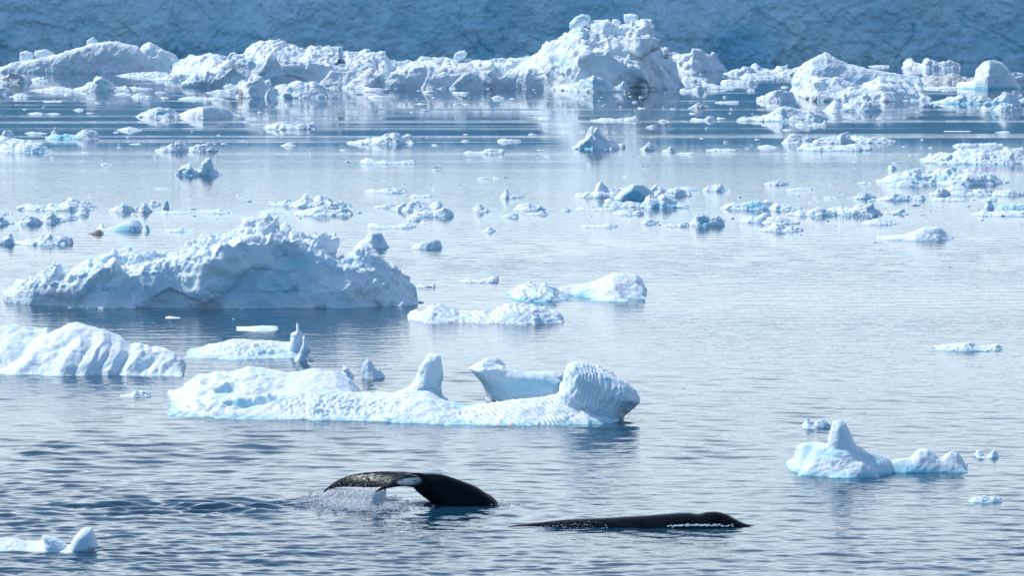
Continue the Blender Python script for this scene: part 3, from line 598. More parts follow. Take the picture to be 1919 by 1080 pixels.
FL = [
 # far row, left
 (0, 62, 155, 131, '4679886530', 'dirty brown-grey ice chunk at the far left edge, under the tabular berg', dict(dirt_shade=[(20, 148, 40, 12, .45)], **CH)),
 (58, 92, 152, 140, '26752', 'small clean white lump touching the dirty brown-grey ice on its right'),
 (-10, 26, 177, 163, '999873', 'white floe cut by the left edge, level with the sharp-backed white floe'),
 (18, 57, 182, 171, '0367640', 'low white mound left of the long thin white floe'),
 (56, 146, 171, 159, '0234676430', 'long thin white floe leading to the sharp-backed white floe'),
 (133, 242, 171, 141, '01135699753220', 'sharp-backed white floe with a humped middle, left of the brown-stained berg', dict(blue=[(197, 155, 6, 6, .8)])),
 (236, 287, 167, 158, '1453210', 'low ragged white strip just right of the sharp-backed floe'),
 (210, 247, 178, 172, '0353', 'thin white sliver in front of the sharp-backed floe'),
 (245, 286, 182, 172, '0586420', 'small crumbling white floe right of the thin sliver'),
 (215, 315, 143, 131, '0135666765', 'flat white floe at the foot of the tabular berg'),
 (283, 352, 151, 134, '0234557876', 'white floe with a greenish waterline beside the jagged-summit berg\'s left tip', dict(foot=1)),
 (332, 423, 187, 178, '0466543530', 'long flat white floe below the left tip of the jagged-summit berg'),
 (382, 445, 175, 163, '02455677', 'low white shelf touching the brown-stained berg on the left'),
 (78, 118, 191, 186, '0440250', 'pair of tiny joined ice bits under the low white mound', CH),
 (253, 333, 220, 200, '0457898974', 'rough white floe with a bright blue hollow, touching the smooth dome floe', dict(blue=[(303, 213, 14, 4, .9)])),
 (298, 321, 227, 218, '03894', 'little white pinnacle bit below the blue-hollowed floe', CH),
 (50, 79, 214, 207, '03553', 'short white sliver, left one of two in a row near the left edge', CH),
 (80, 116, 214, 209, '013530', 'long white sliver, right one of two in a row near the left edge', CH),
 (135, 156, 207, 202, '0585', 'small ice lump above the right sliver near the left edge', CH),
 (498, 587, 243, 226, '5678678768', 'bumpy grey-white floe alone on dark water, right of and below the dome floe', dict(foot=.8, warp=(.2, .2))),
 (218, 266, 245, 236, '0468742', 'small white floe alone, right of the arched turquoise floe'),
 # left, row two
 (-8, 38, 268, 241, '5579987321', 'white peaked floe at the left edge, above the wide left-edge floe'),
 (2, 86, 269, 256, '0576554310', 'thin tongue of ice in front of the left-edge peaked floe'),
 (-10, 101, 286, 267, '5787789998630', 'wide white floe at the left edge with a turquoise underside', dict(blue=[(70, 281, 25, 5, .9)])),
 (46, 91, 251, 242, '0453320', 'flat small floe behind the arched turquoise floe'),
 (94, 109, 249, 237, '0496', 'tiny upright ice peg behind the arched turquoise floe', CH),
 (88, 183, 261, 242, '345444445799985', 'arched turquoise floe with a white fin at its right end', dict(blue=[(120, 257, 35, 8, .9)])),
 (292, 349, 284, 262, '0245679975', 'white crested floe, left half of a touching pair', dict(dirt_shade=[(310, 278, 10, 6, .25)])),
 (345, 404, 284, 265, '0246778997', 'white crested floe, right half of a touching pair'),
 (334, 392, 329, 296, '02456734456899', 'floe shaped like a raised bird tail, left of centre', dict(blue=[(350, 324, 15, 7, .7)], p=1.4)),
 (386, 424, 329, 315, '05865210', 'small lumps touching the bird-tail floe on its right', CH),
 (527, 555, 274, 265, '0376880', 'small grey-white lump alone, below the bumpy grey-white floe', CH),
 (240, 264, 271, 267, '0453', 'thin sliver between the arched floe and the touching pair', CH),
 (282, 321, 354, 350, '03530', 'thin flat streak of ice, alone left of centre', CH),
 (28, 180, 395, 370, '0135444355469867643', 'wide heap of broken ice with a pointed snow cap, left', dict(warp=(.2, .2))),
 (28, 76, 421, 402, '1246898763', 'grey-shaded lump at the front of the left ice heap', CH),
 (-8, 30, 420, 404, '788653210', 'white lump at the left edge beside the grey-shaded lump', CH),
 (75, 122, 416, 397, '2479986410', 'jagged lump in the middle of the left ice heap', CH),
 (104, 146, 411, 400, '23788764', 'flat-topped lump at the right front of the left ice heap', CH),
 (138, 166, 403, 389, '04896', 'small knob at the right end of the left ice heap', CH),
 (205, 256, 397, 381, '246898755', 'white rugged floe just right of the left ice heap'),
 (258, 284, 398, 377, '0259861', 'small white pyramid of ice between two rugged floes', CH),
 (281, 300, 385, 373, '28643', 'little ice wedge behind the white pyramid', CH),
 (305, 314, 391, 373, '169', 'thin upright finger of ice right of the white pyramid', CH),
 (290, 361, 401, 391, '02564365430', 'row of low ice lumps under the upright ice finger', CH),
 (363, 438, 400, 389, '0254657543', 'low lumpy strip of ice right of the row of low lumps'),
 (-6, 16, 403, 394, '7763', 'small ice lump at the left edge above the ice heap', CH),
 (180, 266, 433, 411, '14722334567899985', 'pale blue whale-back floe with a small ear at its left end', dict(blue=[(235, 428, 30, 10, .7)], rough=.03, disp=[])),
 (163, 190, 440, 429, '02588', 'dark brown rock-like ice chunk at the left tip of the whale-back floe', dict(dirt_shade=[(176, 435, 30, 30, 1.0)], **CH)),
 (269, 282, 434, 417, '4975', 'narrow ice tooth just right of the whale-back floe', CH),
 (302, 369, 435, 425, '0244684330', 'flat floe alone, right of the narrow ice tooth'),
 (-6, 22, 459, 434, '3455689', 'jagged ice point at the left edge, left half of a joined pair', CH),
 (20, 131, 460, 437, '0233465688977876', 'long lumpy white floe joined to the jagged point at the left edge', dict(foot=.6)),
 (505, 562, 386, 371, '5435678430', 'ragged arm of ice at the upper left of the central-left rubble', CH),
 (545, 656, 389, 362, '1357975787643421', 'heaped snowy rubble floe left of centre, above the big mid berg\'s crest', dict(warp=(.2, .2))),
 (550, 657, 405, 386, '2457888876665', 'smooth white slab in front of the heaped snowy rubble'),
 (480, 552, 400, 390, '0245654330', 'thin trail of ice bits left of the smooth white slab', CH),
 # centre
 (650, 771, 271, 247, '01233445678998776', 'broad white sloping floe, upper centre'),
 (678, 777, 308, 295, '68755433466', 'low dark-edged bumpy floe below the broad sloping floe', dict(foot=.8)),
 (933, 976, 266, 258, '4875465', 'small lumpy floe right of the broad sloping floe'),
 (867, 943, 289, 278, '0454334898787', 'low lumpy strip of ice below the small lumpy floe'),
 (808, 823, 273, 269, '0750', 'tiny flat ice bit right of the broad sloping floe', CH),
 (1105, 1193, 227, 216, '02355434568', 'flat white floe with a raised right end, below the sunlit summit'),
 (1211, 1229, 239, 231, '0585', 'little white dome alone, right of the raised-end flat floe', CH),
 (1070, 1166, 280, 235, '012446898765554321', 'pointed blue-sided pyramid iceberg with a twisted top, upper centre right', dict(name='iceberg', cat='iceberg', blue=[(1100, 273, 22, 10, .7)], p=1.2)),
 (1197, 1225, 281, 266, '0148974', 'small two-horned lump right of the blue-sided pyramid', CH),
 (1242, 1264, 285, 273, '2597', 'small knobby ice bit right of the two-horned lump', CH),
 (1265, 1302, 289, 283, '035530', 'thin flat bit right of the knobby ice bit', CH),
 (684, 761, 362, 351, '356546789874', 'oblong white floe with a lumpy right half, centre'),
 (767, 816, 370, 361, '0575346530', 'thin small floe right of the oblong white floe'),
 (697, 742, 390, 378, '0245664', 'loose strip of rubble behind the double-row rubble floe', CH),
 (730, 824, 396, 374, '013466878765689', 'double row of white rubble ice, centre'),
 (768, 848, 407, 387, '235556666789975', 'ribbed wedge-shaped white floe, tallest at its right end', dict(rough=.03)),
 (762, 786, 414, 405, '3798', 'small grey lump under the ribbed wedge floe', CH),
 (690, 778, 428, 416, '58876543567884', 'flat cracked floe above the pale slab bergs, centre'),
 (937, 982, 371, 354, '269533332', 'small floe with one pointed fin at its left end'),
 (885, 919, 397, 380, '05985431', 'faint white knob of ice left of the grey mound floe', CH),
 (965, 1022, 395, 380, '458999765643', 'grey mound floe in the centre'),
 (940, 969, 408, 398, '24789', 'small shaded lump below and left of the grey mound floe', CH),
 (985, 1028, 403, 395, '2456884', 'thin slab just in front of the grey mound floe', CH),
 (1052, 1069, 396, 390, '2785', 'tiny round ice lump right of the grey mound floe', CH),
 (897, 928, 435, 426, '024983', 'small flat triangular floe alone, centre'),
 (663, 733, 466, 434, '0245689999630', 'pale triangular iceberg with a blue right face, right of the big mid berg', dict(name='iceberg', cat='iceberg', rough=.02, disp=[], crease=0, blue=[(712, 448, 8, 12, .4)])),
 (771, 825, 466, 448, '0355677899998', 'rounded slab iceberg with a square right end, centre', dict(name='iceberg', cat='iceberg', rough=.03, disp=[])),
 (636, 658, 402, 390, '57875', 'small lump at the right tip of the smooth white slab', CH),
 (1077, 1172, 371, 341, '0122334898766654', 'spiked white floe left of the turquoise-bellied dome'),
 (1152, 1222, 375, 342, '23567899998765', 'dome-shaped iceberg with a deep turquoise belly, right of centre', dict(name='iceberg', cat='iceberg', rough=.02, disp=[], p=2.5, blue=[(1187, 367, 24, 10, 1.2), (1190, 355, 30, 10, .3)], foot=1)),
 (1212, 1291, 368, 346, '469987667544', 'rubbly white floe behind and right of the turquoise-bellied dome'),
 (1135, 1200, 388, 372, '89765566554', 'pale smooth tongue of ice in front of the turquoise-bellied dome', dict(rough=.03)),
 (1197, 1291, 390, 361, '1257887679865433210', 'pale blue two-peaked iceberg in front of the turquoise-bellied dome', dict(name='iceberg', cat='iceberg', rough=.03, blue=[(1240, 385, 45, 8, .5)])),
 (1078, 1151, 395, 386, '2854345455', 'low strip of ice bits below the pale smooth tongue', CH),
 (1150, 1204, 403, 392, '2566765687', 'low bumpy floe below the pale two-peaked berg'),
 (1160, 1196, 413, 409, '03440', 'thin dark-edged sliver below the low bumpy floe', CH),
 (1201, 1232, 420, 408, '2588656', 'small cluster lump right of the thin dark-edged sliver', CH),
 (1090, 1156, 427, 417, '3754535567764', 'thin row of ice lumps under the thin dark-edged sliver', CH),
 (1238, 1288, 425, 415, '024654788', 'low ragged floe left of the blue-hollowed boulder'),
 (1292, 1354, 424, 397, '1358987666785', 'white boulder of ice with a pale blue hollow, right of centre', dict(blue=[(1320, 418, 12, 10, .8)])),
 # far row, right
 (1357, 1413, 139, 121, '1245668764', 'white lumpy floe behind, left of the thin ribbed wedge on the far right'),
 (1406, 1482, 136, 118, '5995443466782', 'white notched floe at the glacier foot, right of the lumpy far floe'),
 (1384, 1452, 146, 135, '0378775444', 'low white floe in front of the notched far floe'),
 (1455, 1508, 141, 120, '0346789', 'thin ribbed white wedge against the left side of the smooth peaked berg'),
 (1354, 1418, 158, 144, '4675567865', 'white two-part floe in open dark water left of the rumpled white berg'),
 (1303, 1379, 167, 150, '1589765433221', 'white floe with greenish edge and peaked left end, right of the summit berg', dict(foot=1)),
 (1278, 1326, 153, 140, '58877664', 'white floe touching the right foot of the summit berg'),
 (1276, 1316, 172, 159, '5433589', 'small curled floe right of the summit berg foot', CH),
 (1398, 1415, 171, 165, '0685', 'tiny white dome in the dark water left of the rumpled white berg', CH),
 (1420, 1486, 190, 167, '3457899887', 'grooved white mound at the left end of the rumpled white berg', dict(disp=[('flute', .8, .25, None, .4, .3)])),
 (1544, 1646, 209, 186, '0479856789898975', 'ragged white berg-bit floating before the rumpled white berg'),
 (1434, 1462, 200, 193, '035653', 'thin white patch under the grooved mound', CH),
 (1385, 1546, 228, 199, '0122345689987666653', 'large flat-based white floe with a rounded hump, right of centre at the far field', dict(foot=.9)),
 (1491, 1546, 236, 225, '3564205458', 'string of small ice teeth below the large humped floe', CH),
 (1295, 1337, 226, 217, '55433798', 'thin double floe left of the large humped floe'),
 (1290, 1327, 203, 189, '0256853', 'dirty grey-brown lump left of the large humped floe', dict(dirt_shade=[(1310, 200, 20, 8, .4)], **CH)),
 (1340, 1384, 193, 186, '2444564', 'low white strip right of the dirty grey-brown lump'),
 (1695, 1797, 129, 108, '6995448876677654', 'jagged white floe with two points at the glacier foot, right'),
 (1720, 1832, 155, 133, '3445666777655443', 'dirty grey-brown slab behind the stepped dome berg', dict(dirt_shade=[(1775, 148, 70, 12, .5)])),
 (1628, 1666, 125, 119, '3554', 'thin flat floe at the glacier foot, left of the jagged two-point floe'),
 (1890, 1935, 160, 133, '899876', 'white snowy mass at the right edge behind the stepped dome berg'),
 (1728, 1792, 167, 158, '3454645', 'flat white floe left of the stepped dome berg'),
 (1744, 1862, 195, 173, '023456688987654', 'green-footed white floe in front of the stepped dome berg', dict(foot=1, blue=[(1800, 192, 50, 4, .8)])),
 (1842, 1912, 206, 165, '12345679986531', 'tilted pale turquoise slab berg at the far right', dict(name='iceberg', cat='iceberg', blue=[(1875, 195, 40, 15, .6)], rough=.04)),
 (1862, 1906, 207, 190, '1478862', 'white rounded lump at the foot of the tilted turquoise slab', CH),
 (1895, 1935, 197, 180, '4667898', 'white-blue floe at the right edge behind the tilted slab'),
 (1463, 1522, 270, 250, '0359987654', 'white fan-shaped floe, left end of a three-floe group at right'),
 (1515, 1590, 269, 247, '01345566789', 'fin-ended white floe in the middle of the three-floe group'),
 (1583, 1678, 268, 251, '56887656655432', 'flat white floe with small hump, right end of the three-floe group'),
 (1494, 1631, 283, 265, '2688876554566777654', 'long white floe with dark green foot in front of the three-floe group', dict(foot=1)),
 (1324, 1379, 283, 276, '44655654', 'thin crinkled strip of ice left of the three-floe group'),
 (1282, 1304, 290, 283, '2573', 'small flat bit below the thin crinkled strip', CH),
 (1718, 1960, 308, 276, '0256667899889999888', 'broad white snow-covered floe reaching the right edge', dict(foot=.8, blue=[(1810, 291, 15, 4, .6)])),
 (1782, 1822, 292, 275, '2469863', 'blocky boulder of ice resting on the broad right-edge floe', CH),
 (1784, 1832, 275, 265, '04665567', 'small dark-footed floe behind the broad right-edge floe'),
 (1828, 1880, 273, 265, '3556654', 'low grey floe touching the small dark-footed floe'),
 (1861, 1892, 249, 244, '02575', 'small white flat floe alone near the right edge'),
 (1760, 1828, 247, 243, '0333430', 'very thin streak of ice left of the small flat floe', CH),
 (1904, 1935, 290, 273, '37999', 'turquoise and white lump on the right edge above the broad floe', CH),
 (1646, 1772, 344, 314, '124566889877788', 'long smooth turquoise-white ridge, left half of the big right-hand pile', dict(rough=.04, blue=[(1700, 335, 40, 8, .4)])),
 (1740, 1886, 346, 314, '577888998878888876654321', 'rubbly blue-white ridge, right half of the big right-hand pile', dict(warp=(.2, .2), blue=[(1760, 335, 30, 10, .4)])),
 (1655, 1732, 350, 335, '1235789654', 'white apron of lumps in front of the long smooth ridge', CH),
 (1765, 1828, 347, 336, '2467899984', 'smooth white slab lying before the rubbly blue-white ridge'),
 (1768, 1856, 366, 347, '37899998764565644', 'white slab with scalloped right end under the right-hand pile'),
 (1745, 1774, 366, 350, '2478776', 'jagged little white floe left of the scalloped slab', CH),
 (1860, 1919, 367, 353, '3566788556', 'broken white floe right of the scalloped slab'),
 (1738, 1816, 377, 366, '024554655442', 'thin flat pan of ice under the scalloped slab'),
 (1838, 1866, 377, 370, '25887', 'small ice scrap beneath the broken white floe', CH),
 (1638, 1704, 376, 360, '0244598766', 'white low-spiked floe left of the thin flat pan'),
 (1600, 1640, 373, 360, '247988753', 'small knobby floe at the left of the low-spiked floe', CH),
 (1545, 1571, 372, 366, '5454', 'thin square bit at the left of the knobby floe', CH),
 (1714, 1732, 375, 364, '6787', 'tiny block left of the thin flat pan', CH),
 (1814, 1935, 405, 387, '02464455555554', 'flat forked floe at the right edge, with snow-covered shelf', {}),
 (1862, 1935, 393, 380, '0477789999', 'pale blue smooth bar lying on the forked floe', dict(blue=[(1890, 388, 40, 6, .5)], rough=.03)),
 (1848, 1862, 391, 374, '3985', 'little ice spike on the forked floe', CH),
 (1431, 1475, 347, 338, '0467899764', 'shallow grey-topped floe alone, right of centre'),
 (1314, 1373, 358, 345, '0357899985320', 'smooth white mound alone, right of centre'),
 (1270, 1312, 357, 348, '567887654', 'flat white floe left of the smooth white mound'),
 (1470, 1521, 357, 349, '0354576544', 'faint low strip of ice right of the shallow grey-topped floe', CH),
 (1604, 1637, 345, 337, '023584210', 'small flat floe with a nub left of the right-hand pile'),
 (1664, 1680, 318, 308, '07953', 'tiny white spike behind the right-hand pile', CH),
 (1346, 1450, 393, 373, '0245665667899975', 'white and aqua wedge-shaped floe, left end of the long rubble belt', dict(blue=[(1415, 385, 28, 8, .8)])),
 (1444, 1502, 394, 381, '4898776545', 'rounded white lump joining the aqua wedge floe'),
 (1478, 1562, 405, 386, '13466567787653', 'rubbly floe in the middle of the long rubble belt', dict(warp=(.2, .2))),
 (1540, 1642, 404, 382, '235677867678986653', 'lumpy white floe right of centre in the long rubble belt', dict(warp=(.2, .2))),
 (1600, 1652, 404, 377, '1344567898531', 'sharp-finned white floe near the right end of the rubble belt'),
 (1652, 1694, 401, 389, '1234678', 'fish-tail floe at the right end of the rubble belt'),
 (1390, 1452, 417, 400, '45566789976', 'white shaggy floe under the aqua wedge floe'),
 (1428, 1496, 420, 405, '147889876543', 'grey-sided lump under the long rubble belt', CH),
 (1419, 1503, 434, 416, '013445799865554543', 'white flat floe with a small peak, front of the rubble belt'),
 (1366, 1376, 410, 405, '575', 'tiny ice pebble right of the blue-hollowed boulder', CH),
 (1611, 1685, 421, 409, '0357889887532', 'smooth scalloped white floe under the rubble belt'),
 (1639, 1790, 451, 424, '0123344445678999986420', 'smooth long white floe with a humped right half, right side', dict(rough=.03, disp=[('fbm', .5, .05)])),
 # mid and near
 (860, 932, 530, 516, '034544345689', 'small floe with a dark-tipped boulder at its right end, right of the biggest mid berg', dict(dirt_shade=[(930, 524, 4, 8, .3)])),
 (776, 814, 540, 529, '1466558', 'small pale floe just right of the biggest mid berg\'s tip'),
 (637, 663, 709, 688, '5898652', 'rounded white stub beside the horned foreground berg\'s back edge', CH),
 (684, 721, 710, 671, '8998754432', 'leaning white ice stump standing alone behind the horned berg', dict(rough=.03, p=1.6, foot=0, fblue=0, disp=[], **CH)),
 (222, 281, 745, 730, '0233788764', 'small pale ice bits left of the horned foreground berg', CH),
 (1503, 1555, 804, 785, '379876788765', 'clear glassy brash lump behind the thumb-peaked berg', dict(dirt_shade=[(1545, 798, 10, 6, .2)], **CH)),
 (1827, 1868, 859, 843, '298413587', 'tiny winged ice bit right of the thumb-peaked berg', CH),
 (1810, 1876, 943, 928, '036778987886', 'small flat white ice chunk near the lower right corner', CH),
 (1747, 1876, 659, 638, '02456788776544565', 'low translucent floe with a dark end knob, alone at the right', dict(foot=.6)),
 (183, 212, 576, 571, '0240', 'small growler scrap under the biggest mid berg\'s left half', CH),
]
for i, it in enumerate(FL):
    x0, x1, by, ty, pr, lab = it[:6]; kw = dict(it[6]) if len(it) > 6 else {}
    floe(x0, x1, by, ty, pr, lab, seed=200+i, **kw)
# the belts of brash continue the lumpy strips
# blocks perched on the far bergs
def block(poly, base_py, d, T, label, seed, **kw):
    berg('ice_block', label, 'ice block', [(poly[0][0], base_py), (poly[-1][0], base_py)], [B(poly, d, T, T*.6)], seed=seed, k=.75, ky=1.2, rough=.03, foot=0, warp=(.05, .02), **kw)
block([(1068, 53), (1066, 42), (1078, 33), (1093, 29), (1105, 33), (1103, 42), (1090, 50), (1078, 58)], 167, 13, 1.2, 'tilted translucent ice block perched at the left of the far summit', 1, fblue=.4)
block([(1100, 50), (1099, 43), (1110, 38), (1140, 36), (1144, 42), (1140, 48), (1115, 54)], 167, 13.5, 1.1, 'flat oblong ice block next to the tilted translucent one on the far summit', 2, fblue=.4)
block([(1149, 43), (1149, 37), (1155, 36), (1162, 40), (1160, 45)], 167, 13.5, .6, 'small round ice boulder between the blocks on the far summit', 3)
block([(1170, 43), (1167, 27), (1180, 25), (1194, 28), (1196, 36), (1190, 44)], 167, 13, 1.0, 'squarish pale ice block on the highest point of the far summit', 4, fblue=.4)
block([(850, 110), (853, 101), (862, 95), (872, 94), (875, 100), (870, 110), (862, 116)], 166, 13, .9, 'leaning white boulder perched midway along the low far ridge', 5)
block([(163, 84), (163, 75), (170, 70), (176, 67), (186, 77), (185, 84)], 137, 6, .8, 'small pointed ice block on top of the shaded tabular berg', 6, fblue=.4)
block([(37, 116), (38, 97), (50, 94), (62, 98), (64, 112), (50, 118)], 136, 7.5, 1.0, 'white cube-like block on the left shoulder of the tabular berg', 7)
block([(64, 112), (65, 96), (85, 91), (100, 98), (104, 104), (85, 112)], 136, 8, 1.0, 'longer white block beside the cube-like block on the tabular berg', 8)

# crumbs of brash scattered on the water, four shapes shared by copies
def crumbs():
    ms = []
    for s in range(6):
        rng = np.random.default_rng(s+900)
        n = 30; V = []; 
        nu, nv = 14, 8
        for a in range(nu):
            for b in range(nv+1):
                th = a*2*math.pi/nu; ph = -0.5+b/nv*(math.pi/2+0.5)
                V.append((math.cos(th)*math.cos(ph), math.sin(th)*math.cos(ph)*.8, max(math.sin(ph), -.3)*.42))
        V = np.array(V); Pn = V+s*7.3
        V = V*(1+.55*fbm(Pn, .9, s, 3))[:, None]; V[:, 2] *= (1+.9*vnoise(Pn*[1, 1, 0], .5, s+4))
        I = np.arange(len(V)).reshape(nu, nv+1); I2 = np.roll(I, -1, 0)
        Q = np.stack([I[:, :-1], I2[:, :-1], I2[:, 1:], I[:, 1:]], -1).reshape(-1, 4)
        me = new_mesh('ice_crumb', V, Q, np.zeros((len(V), 3))); me.materials.append(M_mid); ms.append(me)
    fixed = [(143, 187, 8), (128, 178, 16), (102, 187, 6), (302, 174, 20), (488, 211, 10), (48, 205, 8), (222, 271, 8), (201, 309, 22), (293, 295, 8), (466, 378, 10), (640, 388, 10), (805, 174, 30), (784, 170, 12), (860, 175, 32), (788, 195, 30), (935, 184, 24), (870, 176, 20), (795, 208, 18), (700, 172, 50), (715, 183, 40), (672, 177, 20), (960, 185, 12), (972, 195, 14), (940, 196, 10), (875, 196, 12), (855, 196, 14), (1100, 186, 20), (1190, 192, 10), (812, 354, 18), (860, 347, 6), (757, 345, 8), (820, 320, 16), (818, 314, 8), (650, 304, 8), (826, 429, 14), (1260, 204, 12), (1245, 228, 20), (1005, 218, 12), (873, 252, 12), (1000, 252, 16), (1205, 312, 8), (1212, 313, 8), (1030, 295, 16), (1007, 291, 5), (1025, 293, 14), (880, 299, 16), (906, 286, 14), (1220, 258, 5), (1316, 260, 8), (1360, 267, 10), (1420, 262, 10), (1400, 278, 12), (1410, 272, 5), (1440, 277, 40), (1695, 275, 8), (1728, 277, 6), (1745, 277, 12), (1815, 275, 6), (1678, 306, 14), (1602, 315, 8), (1600, 304, 18), (1480, 244, 22), (1482, 296, 16), (1912, 328, 12), (1700, 402, 10), (1742, 395, 10), (1500, 440, 8), (1715, 385, 20), (1590, 372, 12), (1340, 423, 10), (1565, 212, 16), (1510, 210, 10), (1370, 205, 10), (1368, 212, 8), (1300, 213, 14), (1352, 222, 18), (1550, 415, 8), (260, 598, 0), (325, 596, 30), (437, 599, 6), (453, 580, 8), (252, 577, 12), (790, 567, 10), (1100, 531, 12), (1560, 655, 0), (140, 712, 0), (110, 702, 14), (1640, 455, 8), (1870, 441, 12), (1780, 500, 8), (1030, 520, 0), (930, 334, 14), (908, 335, 20), (947, 333, 8), (1175, 331, 14), (1193, 330, 4), (625, 398, 0), (450, 366, 14), (165, 423, 12), (505, 178, 0), (1520, 380, 10), (1385, 370, 8), (1530, 371, 12), (60, 478, 0), (168, 366, 8), (70, 354, 8), (65, 358, 6), (165, 252, 14), (470, 187, 10), (620, 180, 12), (1000, 168, 8), (1325, 241, 8), (240, 258, 6), (410, 254, 8), (160, 286, 12), (455, 265, 14), (583, 289, 8), (600, 262, 0)]
    rng = random.Random(4)
    for band in ((170, 215, 0, 1919, 34), (245, 300, 0, 1919, 26), (385, 412, 0, 640, 30), (375, 425, 1040, 1919, 52), (395, 430, 640, 1040, 8), (130, 170, 1270, 1800, 14), (345, 378, 1480, 1919, 16)):
        y0, y1, x0, x1, n = band
        for _ in range(n):
            fixed.append((rng.uniform(x0, x1), rng.uniform(y0, y1), rng.choice([4, 5, 6, 7, 9, 12, 16])))
    for px, py, wd in fixed:
        if wd == 0: continue
        D = float(dist_of(py)); x, y, _ = to_world(px, py, D); s = wd*D/F*.5
        o = bpy.data.objects.new('ice_crumb', rng.choice(ms)); SC.collection.objects.link(o)
        o.location = (x, y, 0.0); hs = rng.uniform(.55, 1.2)*(1.0 if wd < 12 else .55); o.scale = (s, s*.8, s*hs); o.rotation_euler = (0, 0, rng.uniform(-.6, .6))
        o['label'] = 'tiny loose white crumb of drift ice on the sea between the bergs'; o['category'] = 'ice crumb'; o['group'] = 'tiny ice crumbs drifting on the sea'
crumbs()

def slush():
    rng = np.random.default_rng(77); base = bpy.data.meshes['ice_crumb']
    nv = len(base.vertices); v0 = np.empty(nv*3, np.float32); base.vertices.foreach_get('co', v0); v0 = v0.reshape(-1, 3)
    q0 = np.array([tuple(p.vertices) for p in base.polygons]); Vs = []; Qs = []; n = 0
    for y0, y1, x0, x1, cnt in ((388, 408, 60, 440, 120), (398, 425, 1350, 1720, 170), (352, 376, 1500, 1919, 90), (392, 415, 680, 860, 50), (385, 415, 1060, 1330, 80), (132, 160, 1270, 1900, 90), (168, 200, 640, 1280, 90), (270, 300, 1150, 1500, 50), (395, 425, 0, 200, 50)):
        for _ in range(cnt):
            px, py = rng.uniform(x0, x1), rng.normal((y0+y1)/2, (y1-y0)/3.5); D = float(dist_of(py)); x, y, _z = to_world(px, py, D); s = rng.choice([2, 3, 4, 5, 7])*D/F*.5
            a = rng.uniform(0, 6.28); R2 = np.array([[math.cos(a), -math.sin(a), 0], [math.sin(a), math.cos(a), 0], [0, 0, 1]])
            Vs.append((v0*[s, s, s*rng.uniform(.3, .8)]) @ R2.T+[x, y, 0]); Qs.append(q0+n); n += nv
    V = np.concatenate(Vs); o = V.mean(0); o[2] = 0
    put('brash_ice', new_mesh('brash_ice', V-o, np.concatenate(Qs), np.zeros((len(V), 3))), M_mid, 'fine white brash and slush drifting in belts between the floes', 'brash ice', kind='stuff', loc=o)
slush()

# ------------------------------------------------------------------ the whales
def whale_material():
    m, t, p = mat_new('whale_skin')
    at = N(t, 'ShaderNodeAttribute', attribute_name='tone'); sp = N(t, 'ShaderNodeSeparateColor')
    t.links.new(at.outputs['Color'], sp.inputs[0])
    n = noise_tex(t, 3.0, 5)
    c = mixc(t, ramp(t, n.outputs[0], .4, .75), (.004, .007, .011), (.010, .014, .019))
    n2 = noise_tex(t, 6.0, 5, .65)
    k = N(t, 'ShaderNodeMath', operation='MULTIPLY'); t.links.new(sp.outputs[0], k.inputs[0]); t.links.new(ramp(t, n2.outputs[0], .25, .55), k.inputs[1])
    c = mixc(t, k.outputs[0], c, (.36, .47, .50))
    # white specks painted into the colour as sun glints on the wet skin
    n3 = noise_tex(t, 22.0, 1, .5)
    k2 = N(t, 'ShaderNodeMath', operation='MULTIPLY'); t.links.new(sp.outputs[1], k2.inputs[0]); t.links.new(ramp(t, n3.outputs[0], .64, .67), k2.inputs[1])
    c = mixc(t, k2.outputs[0], c, (.55, .55, .55))
    t.links.new(c, p.inputs['Base Color'])
    p.inputs['Roughness'].default_value = .24; p.inputs['IOR'].default_value = 1.2; p.inputs['Specular IOR Level'].default_value = .25
    p.inputs['Specular Tint'].default_value = (.55, .78, 1, 1); p.inputs['Coat Roughness'].default_value = .15
    n4 = noise_tex(t, 9, 4); n5 = noise_tex(t, 45, 2)
    t.links.new(bump(t, n5.outputs[0], .25, .006, bump(t, n4.outputs[0], .25, .03)), p.inputs['Normal'])
    return m
M_whale = whale_material()
D0 = float(dist_of(948)); MP = D0/F
def wp(px, py, d): D = D0+d; return np.array(to_world(px, py, D))
def loft(rings, close=True):
    n = len(rings[0]); V = np.concatenate(rings); I = np.arange(len(rings)*n).reshape(len(rings), n); J = np.roll(I, -1, 1)
    Q = np.stack([I[:-1], J[:-1], J[1:], I[1:]], -1).reshape(-1, 4).tolist()
    V = V.tolist(); F_ = [tuple(q) for q in Q]+[tuple(I[0][::-1]), tuple(I[-1])]
    return V, F_
def cr(P, n):
    P = np.array(P, float); out = []
    Q = np.vstack([2*P[0]-P[1], P, 2*P[-1]-P[-2]])
    for i in range(len(P)-1):
        for t in np.linspace(0, 1, n, endpoint=False):
            a, b, c, d = Q[i:i+4]; out.append(.5*((2*b)+(-a+c)*t+(2*a-5*b+4*c-d)*t*t+(-a+3*b-3*c+d)*t**3))
    out.append(P[-1]); return np.array(out)
